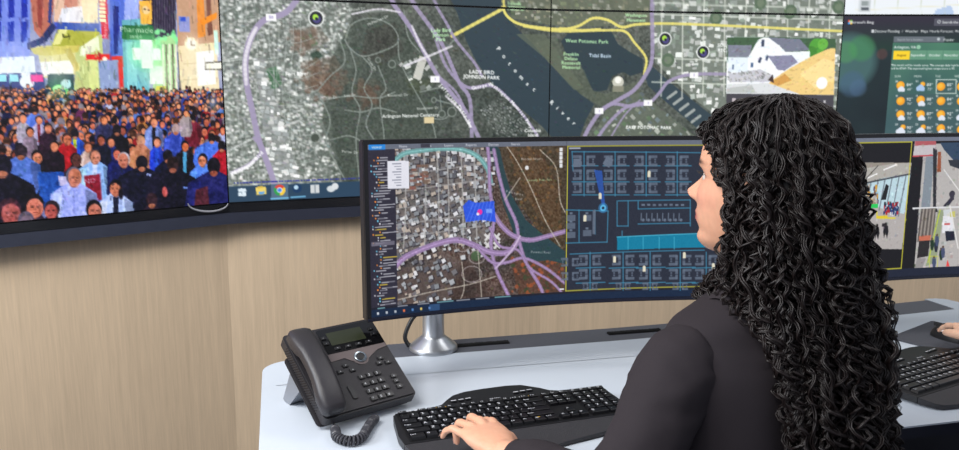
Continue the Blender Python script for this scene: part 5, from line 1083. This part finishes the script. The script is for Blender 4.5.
class Body: pass
def build_person(name, label, head_o, head_yaw, c7, body_yaw, hands, skin, cloth, voxel, head_pitch=0, group=None, look=True):
    """hands: {'left'/'right': dict(elbow, wrist, fwd, up, flex, ...)}; all points in world space"""
    root = thing(name, label, 'person', (c7.x, c7.y, 0), 0, group); inv = Matrix.Translation((-c7.x, -c7.y, 0)); B = Body(); B.root = root
    MH = Matrix.Translation(head_o) @ Matrix.Rotation(head_yaw, 4, 'Z') @ Matrix.Rotation(head_pitch, 4, 'X'); B.MH = Matrix.Translation(head_o) @ Matrix.Rotation(head_yaw, 4, 'Z')
    fw = Vector((-math.sin(body_yaw), math.cos(body_yaw), 0)); rt = Vector((math.cos(body_yaw), math.sin(body_yaw), 0)); up = Vector((0, 0, 1)); B.fw, B.rt = fw, rt
    def bp(x, y, z): return Vector((c7.x, c7.y, 0)) + rt*x + fw*y + up*(z + c7.z - 1.06)
    B.bp = bp
    def add(n, bm, m, parent=root, **k):
        bmesh.ops.transform(bm, matrix=inv, verts=bm.verts); return bm_obj(n, bm, m, parent, **k)
    # --- skin: head, neck, torso core, arms and hands in one surface
    bm = head_bm(); bmesh.ops.transform(bm, matrix=MH, verts=bm.verts)
    hb = MH @ Vector((0, -.030, -.055)); limb(bm, [bp(0, .02, .97), bp(0, .018, 1.03), (bp(0, .018, 1.06)+hb)/2 + fw*.002, hb, MH @ Vector((0, -.02, 0))], [.075, .058, .0475, .048, .05], 1.06, rt)
    loft(bm, [(bp(0, .0, .42), rt*.13, fw*.09), (bp(0, .0, .55), rt*.135, fw*.085), (bp(0, .01, .72), rt*.12, fw*.08), (bp(0, .015, .86), rt*.135, fw*.085), (bp(0, .012, .95), rt*.13, fw*.07), (bp(0, .012, 1.0), rt*.09, fw*.05)])
    nails = []; B.arm = {}
    for sd, h in hands.items():
        s = -1 if sd == 'left' else 1; S = bp(s*.158, .0, .94); E, W = Vector(h['elbow']), Vector(h['wrist']); f = Vector(h['fwd']).normalized()
        B.arm[sd] = (S, E, W, f)
        limb(bm, [bp(s*.10, .01, .94), S, S.lerp(E, .5), E, E.lerp(W, .35), E.lerp(W, .8), W - f*.008], [.04, .036, .034, .034, .036, .028, .0245], .9, up)
        nails += make_hand(bm, W, f, h['up'], h.get('thumb', 1 if sd == 'left' else -1), h['flex'], None, h.get('splay', (5, 0, -7, -17)), h.get('scale', .93), h.get('thumb_dir'))
    me = fuse(bm, voxel, 3, .4 if look else .3); me.transform(inv)
    o = link('body', me, skin, root, True)
    co = np.empty(len(me.vertices)*3, np.float32); me.vertices.foreach_get('co', co); co = co.reshape(-1, 3)
    hl = np.array((inv @ MH).inverted()); lc = co @ hl[:3, :3].T + hl[:3, 3]
    g = lambda cx, cz, sx, sz: np.exp(-((np.abs(lc[:, 0])-cx)/sx)**2 - ((lc[:, 2]-cz)/sz)**2)
    base = np.array(B_SKIN if look else (222, 178, 152), float); c = np.repeat(base[None], len(co), 0); fm = (lc[:, 1] > .035) & (lc[:, 2] > -.14) & (lc[:, 2] < .12)
    def blend(w, col): c[:] = c + (w*fm)[:, None]*(np.array(col, float)-c)
    blend(.5*g(.042, -.030, .020, .018), (222, 150, 130)); blend(.45*g(0, -.036, .012, .010), (224, 158, 138))
    blend(np.clip(1.7*g(0, -.0662, .021, .0085), 0, 1)*(lc[:, 1] > .07), (172, 78, 82)); blend(.4*g(.031, .004, .016, .008), (170, 118, 104))
    blend(np.clip(1.6*g(.031, .0235, .015, .0032), 0, .9), (62, 44, 40)); blend(.9*np.clip(1.5*g(.031, .0035, .0135, .0022), 0, 1), (50, 34, 34))
    C = np.ones((len(co), 4), np.float32); C[:, :3] = c/255; at = me.color_attributes.new('Col', 'BYTE_COLOR', 'POINT'); at.data.foreach_set('color_srgb', C.ravel())
    B.body = o
    bm = bmesh.new(); nail_mesh(bm, nails)
    tag(add('fingernail', bm, M_NAIL, o, smooth=True), kind='stuff')
    for s in (-1, 1):
        bm = bmesh.new(); bmesh.ops.create_uvsphere(bm, u_segments=24, v_segments=14, radius=.0118, matrix=MH @ Matrix.Translation((s*.031, .0640, .0005)))
        for fc in bm.faces:
            d = (MH.inverted() @ fc.calc_center_median()) - Vector((s*.031, .0640, .0005)); r_ = math.hypot(d.x, d.z); fc.material_index = 0 if d.y < 0 or r_ > .0056 else (1 if r_ > .0028 else 2)
        e = add('eye', bm, M_EYE[0], o, smooth=True); e.data.materials.append(M_EYE[1]); e.data.materials.append(M_EYE[2])
        bm = bmesh.new()
        for k in range(17):
            f = k/16-.5; p0 = Vector((s*.031 + f*.026, .0815 - 14*f*f*.01*.9, .0045 - f*f*.012)); p1 = p0 + Vector((f*.006, .0062, .0028)); tube(bm, [MH @ p0, MH @ ((p0+p1)/2 + Vector((0, .0006, -.0008))), MH @ p1], [.0006, .0005, .0002], 4)
        tag(add('eyelashes', bm, M_HAIR, o), kind='stuff')
    # --- blazer
    jk = bmesh.new()
    prof = [(.44, .190, .135, .125, -.01), (.50, .188, .13, .12, -.01), (.58, .176, .118, .108, -.005), (.66, .168, .112, .104, .0), (.75, .172, .118, .110, .0), (.83, .182, .122, .112, .004), (.89, .188, .116, .110, .006), (.928, .188, .106, .102, .006), (.953, .184, .094, .092, .008), (.974, .174, .084, .082, .010), (.994, .160, .074, .075, .012), (1.014, .120, .066, .069, .014), (1.034, .080, .061, .066, .016), (1.066, .062, .060, .064, .018)]
    P2 = catmull(prof, 4); rings = []; N = 64
    for z, w_, df, db, yc in P2:
        ring = []
        for t in np.linspace(0, 2*math.pi, N, endpoint=False):
            c_, s_ = math.cos(t), math.sin(t); x = w_*math.copysign(abs(c_)**.8, c_); y = yc + (df if s_ > 0 else db)*math.copysign(abs(s_)**.85, s_)
            if s_ < 0: y += .010*math.exp(-(c_/.25)**2)*(1 if .6 < z < .95 else 0)
            ring.append(jk.verts.new(bp(x, y, z)))
        rings.append(ring)
    for A, Bq in zip(rings, rings[1:]):
        for k in range(N): jk.faces.new((A[k], A[(k+1) % N], Bq[(k+1) % N], Bq[k]))
    jk.faces.new(rings[0][::-1])
    wrinkle(jk, .0035, 9, 1, .6)
    bz = add('blazer', jk, cloth, smooth=True, auto=80); B.blazer = bz
    bm = bmesh.new(); n_ = 40; rr_ = []
    for zc, ex in ((1.030, .010), (1.052, .0085), (1.074, .004), (1.072, -.002), (1.045, -.002)):
        w_, df, db, yc = [np.interp(zc, [p[0] for p in prof], [p[i] for p in prof]) for i in (1, 2, 3, 4)]
        rr_.append([bm.verts.new(bp((w_+ex)*math.cos(t), yc + (db+ex)*math.sin(t), zc - .05*max(0, math.sin(t)+.2)**2)) for t in np.linspace(math.pi*.93, math.pi*2.07, n_)])
    for A, Bq in zip(rr_, rr_[1:]):
        for k in range(n_-1): bm.faces.new((A[k], A[k+1], Bq[k+1], Bq[k]))
    add('collar', bm, cloth, bz, smooth=True)
    for sd in hands:
        S, E, W, f = B.arm[sd]; s = -1 if sd == 'left' else 1; bm = bmesh.new()
        top = bp(s*.150, .0, .945); out_ = bp(s*.185, .0, .935)
        P_ = [bp(s*.134, .0, .938), bp(s*.158, .0, .930), S.lerp(E, .22) - rt*s*.002, S.lerp(E, .55) - rt*s*.006, E + (E-(S+W)/2).normalized()*.004, E.lerp(W, .3), E.lerp(W, .65), W - f*.030]
        rr = [.060, .0690, .0645, .060, .0555, .051, .044, .0385]
        q = [Vector(v) for v in catmull(P_, 9)]; rv = [v[0] for v in catmull([(r, 0) for r in rr], 9)]; q = [q[0]-(q[1]-q[0])*1.2] + q; rv = [.03] + rv
        # turned-in cuff
        q += [q[-1] + f*.001, q[-1] - f*.02]; rv += [rv[-1]-.004, rv[-1]-.006]
        secs = []; sv = Vector((0, 0, 1))
        for i, p in enumerate(q):
            t = (q[min(i+1, len(q)-3)]-q[max(min(i-1, len(q)-4), 0)]).normalized(); sv = (sv - t*sv.dot(t)).normalized(); secs.append((p, sv*rv[i], t.cross(sv)*rv[i]*.93))
        loft(bm, secs, 40); wrinkle(bm, .0050, 13, 2 if s < 0 else 5, 1.5); wrinkle(bm, .0026, 30, 3, 1.8)
        add('sleeve', bm, cloth, bz, smooth=True, auto=80)
    # --- trousers, shoes
    bm = bmesh.new(); loft(bm, [(bp(0, -.06, .40), rt*.15, fw*.10), (bp(0, -.05, .44), rt*.182, fw*.128), (bp(0, -.02, .52), rt*.178, fw*.118), (bp(0, -.01, .58), rt*.16, fw*.10)])
    for s in (-1, 1):
        limb(bm, [bp(s*.085, -.02, .47), bp(s*.10, .20, .475), bp(s*.11, .40, .465), bp(s*.11, .435, .38), bp(s*.11, .42, .20), bp(s*.11, .41, .075)], [.098, .086, .068, .062, .056, .052], 1, rt)
    add('trousers', bm, M_TROUSER, smooth=True, auto=80)
    for s in (-1, 1):
        bm = bmesh.new(); o0 = c7.z-1.06
        loft(bm, [(bp(s*.11, .36, .035-o0), rt*.022, up*.028), (bp(s*.11, .38, .042-o0), rt*.034, up*.040), (bp(s*.11, .42, .05-o0), rt*.038, up*.048), (bp(s*.11, .48, .036-o0), rt*.042, up*.034), (bp(s*.11, .56, .026-o0), rt*.038, up*.024), (bp(s*.11, .595, .022-o0), rt*.02, up*.016)], 20)
        add('shoe', bm, m_blk, smooth=True)
    return B
B_SKIN = (222, 166, 136)
M_NAIL = mat('pale_nail', (240, 222, 216), .25); M_EYE = [mat('eye_white', (196, 186, 180), .2), mat('brown_iris', (70, 44, 30), .15), mat('pupil', (8, 8, 8), .1)]
M_HAIR = mat('dark_brown_hair', (25, 17, 16), .44, spec=.42, var=.35, vscale=30)
M_TROUSER = mat('black_trouser_cloth', (30, 30, 36), .85, bump=.2, bscale=900)
M_BLAZER = mat('charcoal_blazer_cloth', (45, 40, 44), .88, bump=.35, bscale=1400, var=.08, vscale=300, spec=.25)
SKIN = skin_material('warm_skin', B_SKIN)

HEAD_YAW = R(50)
nose = px_depth(686.5, 189.5, 1.335); HP = R(6)
head_o = nose - (Matrix.Rotation(HEAD_YAW, 3, 'Z') @ Matrix.Rotation(HP, 3, 'X') @ Vector((0, .1145, -.032)))
BY = R(24)
c7 = Vector((head_o.x + math.sin(BY)*.035 + .004, head_o.y - math.cos(BY)*.035 - .01, 1.074))
WL = px_z(503, 452, .796); ML = px_z(475.5, 422.0, .808)
FL = ((26, 48, 34), (18, 52, 34), (16, 50, 34), (2, 34, 24))
hands = {'left': dict(elbow=px_depth(606, 522, 1.13) + Vector((0, 0, .03)), wrist=WL, fwd=ML-WL, up=(0, -.1, 1), flex=FL, splay=(8, 2, -9, -20), scale=.93),
         'right': dict(elbow=duv(.93, 1.10, .80), wrist=duv(.83, 1.30, .785), fwd=duv(.78, 1.40, .78)-duv(.83, 1.30, .775), up=(0, -.1, 1), flex=((14, 26, 20),)*4, splay=(5, 0, -7, -15), scale=.93)}
W1 = build_person('person', 'seated woman with long black curls in a charcoal blazer typing with her left hand', head_o, HEAD_YAW, c7, BY, hands, SKIN, M_BLAZER, .0027, HP)
# ------------------------------------------------------------------ the long curls
def env(z):                                                     # hair outline at head height z: front, back, half width (head frame)
    f = interp(z, [(.138, -.03), (.132, .012), (.119, .044), (.100, .068), (.078, .078), (.05, .078), (.0, .074), (-.05, .070), (-.10, .066), (-.135, .060), (-.18, .042), (-.24, -.002), (-.30, -.032), (-.40, -.068), (-.50, -.085)])
    b = interp(z, [(.138, -.03), (.132, -.060), (.119, -.085), (.100, -.106), (.078, -.122), (.02, -.146), (-.05, -.160), (-.135, -.180), (-.2, -.196), (-.28, -.210), (-.37, -.222), (-.5, -.226)])
    a = interp(z, [(.138, .0), (.132, .034), (.119, .058), (.100, .076), (.078, .088), (.05, .096), (.02, .102), (-.05, .112), (-.135, .124), (-.2, .132), (-.3, .138), (-.5, .134)])
    return f, b, a
def face_front(z):                                              # how far forward hair may come beside the face
    return interp(z, [(.086, .11), (.074, .064), (.05, .038), (.03, .022), (.0, .010), (-.05, .006), (-.10, .008), (-.135, .02), (-.18, .05), (-.22, .10)])
def grow_hair(B, name, n, seed, length, step=.0060, rad=.0015, tors=True):
    g = np.random.default_rng(seed); MH = np.array(B.MH); MI_ = np.linalg.inv(MH); root = B.root; off = np.array((root.location.x, root.location.y, 0))
    V, Fc = [], []; base = 0; SUB = 3
    c7z = B.bp(0, 0, 1.06).z; bx = np.array(B.rt); by = np.array(B.fw); bo = np.array(B.bp(0, 0, 0))
    for i in range(n):
        phi = g.random()*2*math.pi                              # 0 = left of head, pi/2 = front, counter-clockwise seen from above? (cos -> x, sin -> y)
        rho = 1 - .42*g.random()**1.5 if g.random() < .8 else .45+.3*g.random()
        ztop = .138 - (1-rho)*.075 - .006*g.random()
        L = length*(.72+.36*g.random()); cx, sy = math.cos(phi), math.sin(phi)
        pts = []; z = ztop; s = 0; zs = np.concatenate([ztop - (ztop-.085)*np.linspace(0, 1, 26)**2, np.arange(.08, -.56, -.008)])
        jx, jy = g.normal()*.004, g.normal()*.004; wv = g.random(3)*6.28; wob = .005+.006*g.random()
        for z in zs:
            zz = z + (1-rho)*.07 if z > .04 else z + (1-rho)*.07*max(0, (z+.06)/.10)
            f, b, a = env(min(.1379, zz)); y0, hy = (f+b)/2, (f-b)/2
            x = rho*a*cx + jx; y = y0 + rho*hy*sy + jy
            x += wob*math.sin(z*24+wv[0]); y += wob*math.sin(z*21+wv[1])
            if z < .10:
                yb = face_front(z) - .006*rho*(1+math.sin(wv[2]))
                if y > yb: 
                    ex = y-yb; y = yb - .18*ex
                    if z < .085 and abs(x) < .075: x = math.copysign(.071 + .012*g.random() + .02*(1-rho), x if abs(x) > .004 else (-1 if wv[2] < 3.1 else 1))
            # stay off the skull and neck
            if z > -.10:
                k = (x/.080)**2 + ((y+.004)/.106)**2 + ((z-.008)/.122)**2
                if k < 1: q_ = 1/math.sqrt(max(k, .05)); x *= q_; y = (y+.004)*q_-.004
            p = MH[:3, :3] @ np.array((x, y, z)) + MH[:3, 3]
            if tors:
                hz = p[2] - (c7z-1.06)
                if hz < 1.05:
                    w_ = interp(hz, [(.44, .20), (.75, .19), (.89, .20), (.95, .19), (.99, .155), (1.03, .095), (1.06, .075)]); d_ = interp(hz, [(.44, .13), (.75, .125), (.89, .122), (.95, .108), (1.0, .092), (1.06, .078)])
                    r = p - bo; u, v = r @ bx, (r @ by) - .008; k = (u/w_)**2 + (v/d_)**2
                    if k < 1:
                        lim = d_*math.sqrt(max(0, 1-(u/w_)**2)) + .006 + .03*rho*g.random()*0 + .035*(rho-.5)
                        v2 = -lim if v < .035 else lim
                        p = bo + bx*u + by*(v2+.008) + np.array((0, 0, p[2]))*np.array((0, 0, 1)) - np.array((0, 0, bo[2]))
            pts.append(p)
        P = np.array(pts)
        for _ in range(3): P[1:-1] = .25*P[:-2] + .5*P[1:-1] + .25*P[2:]
        d = np.linalg.norm(np.diff(P, axis=0), axis=1); cum = np.concatenate([[0], np.cumsum(d)]); Lt = min(L, cum[-1]); m = int(Lt/step)
        if m < 12: continue
        q = np.linspace(0, Lt, m); Cn = np.stack([np.interp(q, cum, P[:, k]) for k in range(3)], 1)
        T = np.gradient(Cn, axis=0); T /= np.linalg.norm(T, axis=1)[:, None]+1e-9
        N1 = np.cross(T, np.array((.31, .17, .93)) if abs(T[0][2]) < .8 else np.array((.9, .3, .1))); N1 /= np.linalg.norm(N1, axis=1)[:, None]+1e-9
        for k in range(1, m):                                   # parallel transport
            v = N1[k-1] - T[k]*(N1[k-1] @ T[k]); N1[k] = v/np.linalg.norm(v)
        N2 = np.cross(T, N1)
        lam = .023+.020*g.random(); hand = 1 if g.random() < .5 else -1; amp = .0035+.0055*g.random()
        A = amp*np.clip((q+.02)/.20, .22, 1)*(1+.35*np.sin(q*43+wv[1])); th = hand*2*math.pi*(q+.02*np.sin(q*17+wv[2]))/lam + g.random()*6.28 + .6*np.sin(q*30+wv[0])
        Cc = Cn + N1*(A*np.cos(th))[:, None] + N2*(A*np.sin(th))[:, None]
        rr = rad*(.75+.5*g.random())*np.clip((Lt-q)/.05, .18, 1)*np.clip(q/.012, .4, 1)
        for sub in range(SUB):
            oa = th*.35 + sub*2*math.pi/SUB; of = .0020*np.clip(q/.08, .3, 1)*(1-.5*np.clip((q-Lt+.06)/.06, 0, 1)) if SUB > 1 else 0*q
            Cs = Cc + N1*(of*np.cos(oa))[:, None] + N2*(of*np.sin(oa))[:, None]; rs = rr*(.8+.4*g.random())
            T2 = np.gradient(Cs, axis=0); T2 /= np.linalg.norm(T2, axis=1)[:, None]+1e-9
            M1 = np.cross(T2, N2); M1 /= np.linalg.norm(M1, axis=1)[:, None]+1e-9; M2 = np.cross(T2, M1)
            ring = [Cs + (M1*math.cos(a) + M2*math.sin(a))*rs[:, None] for a in (0, 2.094, 4.189)]
            V.append(np.stack(ring, 1).reshape(-1, 3) - off)
            ii = np.arange(m-1)*3 + base
            for k in range(3): Fc.append(np.stack([ii+k, ii+(k+1) % 3, ii+3+(k+1) % 3, ii+3+k], 1))
            base += m*3
    V = np.concatenate(V).astype(np.float32); Fq = np.concatenate(Fc).astype(np.int32)
    me = bpy.data.meshes.new(name); me.vertices.add(len(V)); me.vertices.foreach_set('co', V.ravel()); me.loops.add(Fq.size); me.loops.foreach_set('vertex_index', Fq.ravel())
    me.polygons.add(len(Fq)); me.polygons.foreach_set('loop_start', np.arange(0, Fq.size, 4, dtype=np.int32)); me.update(calc_edges=True)
    return tag(link(name, me, M_HAIR, root, True), kind='stuff')
def scalp(B):                                                   # close dark cover of the scalp under the curls
    bm = bmesh.new(); Z = np.linspace(.112, -.11, 40); N = 56; rings = []
    for z in Z:
        f, b, a = env(z); yb = min(f-.02, face_front(z)-.016); ring = []
        for t in np.linspace(0, 2*math.pi, N, endpoint=False):
            x = .82*a*math.cos(t); y = (f+b)/2 + .82*(f-b)/2*math.sin(t); 
            if z < .09 and y > yb: y = yb; x = math.copysign(max(abs(x), .0), x)
            ring.append(bm.verts.new(B.MH @ Vector((x, y, z))))
        rings.append(ring)
    for A_, Bq in zip(rings, rings[1:]):
        for k in range(N):
            ys = [(B.MH.inverted() @ v.co) for v in (A_[k], A_[(k+1) % N], Bq[k])]
            if all(abs(q.x) < .064 and q.y > .02 and q.z < .088 for q in ys): continue
            bm.faces.new((A_[k], A_[(k+1) % N], Bq[(k+1) % N], Bq[k]))
    bm.faces.new(rings[0][::-1])
    for v in [v for v in bm.verts if not v.link_faces]: bm.verts.remove(v)
    bmesh.ops.transform(bm, matrix=Matrix.Translation((-B.root.location.x, -B.root.location.y, 0)), verts=bm.verts)
    return bm_obj('scalp_hair', bm, M_HAIR, B.root, True, auto=80)
grow_hair(W1, 'hair', 840, 4, .66)
scalp(W1)
# ------------------------------------------------------------------ the colleague at the right-hand place, mostly outside the picture
ix = px_z(940.5, 321, DESK_Z+.030)
W2w = px_z(982, 338, DESK_Z+.067)
c72 = duv(1.50, .93, 1.06)
h2 = {'right': dict(elbow=duv(1.86, 1.16, .83), wrist=W2w, fwd=px_z(938, 311, DESK_Z+.059)-W2w, up=(.15, -.1, 1), flex=((14, 16, 10), (14, 18, 12), (12, 20, 14), (10, 24, 16)), splay=(4, -2, -6, -12), scale=.92, thumb_dir=[(22, 14, -6), (42, 38, -10), (50, 66, -16), (46, 92, -22)]),
      'left': dict(elbow=duv(1.27, .93, .86), wrist=duv(1.52, 1.10, .825), fwd=duv(1.54, 1.21, .825)-duv(1.52, 1.10, .825), up=(0, -.1, 1), flex=((14, 26, 20),)*4, splay=(5, 0, -7, -15), scale=.92)}
SKIN2 = skin_material('light_skin', (226, 178, 152)); M_NAVY = mat('navy_jacket_cloth', (28, 32, 58), .85, bump=.3, bscale=1300)
W2 = build_person('person', 'colleague at the right edge with one hand resting on the black mouse', c72 + Vector((-.01, .04, .145)), R(14), c72, R(14), h2, SKIN2, M_NAVY, .0034, look=False)
bm = bmesh.new(); bmesh.ops.create_uvsphere(bm, u_segments=48, v_segments=36, radius=1)
for v in bm.verts:
    q = v.co; v.co = Vector((q.x*.0805, q.y*.1085-.004, q.z*.1175+.008))
bmesh.ops.delete(bm, geom=[v for v in bm.verts if (v.co.y > .030 and v.co.z < .074 - .9*max(0, abs(v.co.x)-.035)) or v.co.z < -.062 or (v.co.z < -.02 and v.co.y > -.02)], context='VERTS')
bm.normal_update(); ex = [v.co + v.normal*-.012 for v in bm.verts]
r_ = bmesh.ops.solidify(bm, geom=bm.faces[:], thickness=.006); wrinkle(bm, .0030, 70, 4, .3)
bmesh.ops.transform(bm, matrix=Matrix.Translation((-c72.x, -c72.y, 0)) @ W2.MH, verts=bm.verts); bm_obj('hair', bm, M_HAIR, W2.root, True, auto=80)
bm = bmesh.new(); bmesh.ops.create_uvsphere(bm, u_segments=24, v_segments=16, radius=.040, matrix=W2.MH @ Matrix.Translation((0, -.136, .0))); wrinkle(bm, .006, 40, 8)
bmesh.ops.transform(bm, matrix=Matrix.Translation((-c72.x, -c72.y, 0)), verts=bm.verts); bm_obj('hair_bun', bm, M_HAIR, W2.root, True, auto=80)
# stools under both
def stool(B, label):
    p = B.bp(0, -.06, 0); t = thing('office_stool', label, 'stool', (p.x, p.y, 0), R(14), 'office stools at the desk')
    h = B.bp(0, 0, .385).z-.032
    bm = bmesh.new(); lathe(bm, [(.02, h-.06), (.19, h-.055), (.205, h-.03), (.20, h-.006), (.17, h)], 40); bm_obj('seat', bm, M_TROUSER, t, True)
    bm = bmesh.new(); lathe(bm, [(.035, .085), (.035, .11), (.025, .115), (.025, h-.06)], 20); bm_obj('post', bm, m_silver, t, True)
    for k in range(5):
        a = k*2*math.pi/5+.2; bm = bmesh.new(); tube(bm, [(0, 0, .10), (.14*math.cos(a), .14*math.sin(a), .085), (.27*math.cos(a), .27*math.sin(a), .07)], [.022, .018, .014], 10); l = bm_obj('leg', bm, m_silver, t, True)
        bm = bmesh.new(); bmesh.ops.create_cone(bm, segments=18, radius1=.028, radius2=.028, depth=.03, cap_ends=True, matrix=Matrix.Translation((.27*math.cos(a), .27*math.sin(a), .0285)) @ Matrix.Rotation(a, 4, 'Z') @ Matrix.Rotation(R(90), 4, 'X')); box(bm, (.27*math.cos(a)-.006, .27*math.sin(a)-.006, .04), (.27*math.cos(a)+.006, .27*math.sin(a)+.006, .07)); bm_obj('caster', bm, m_blk, l)
stool(W1, 'round black stool under the woman with long curls'); stool(W2, 'round black stool under the colleague in navy')
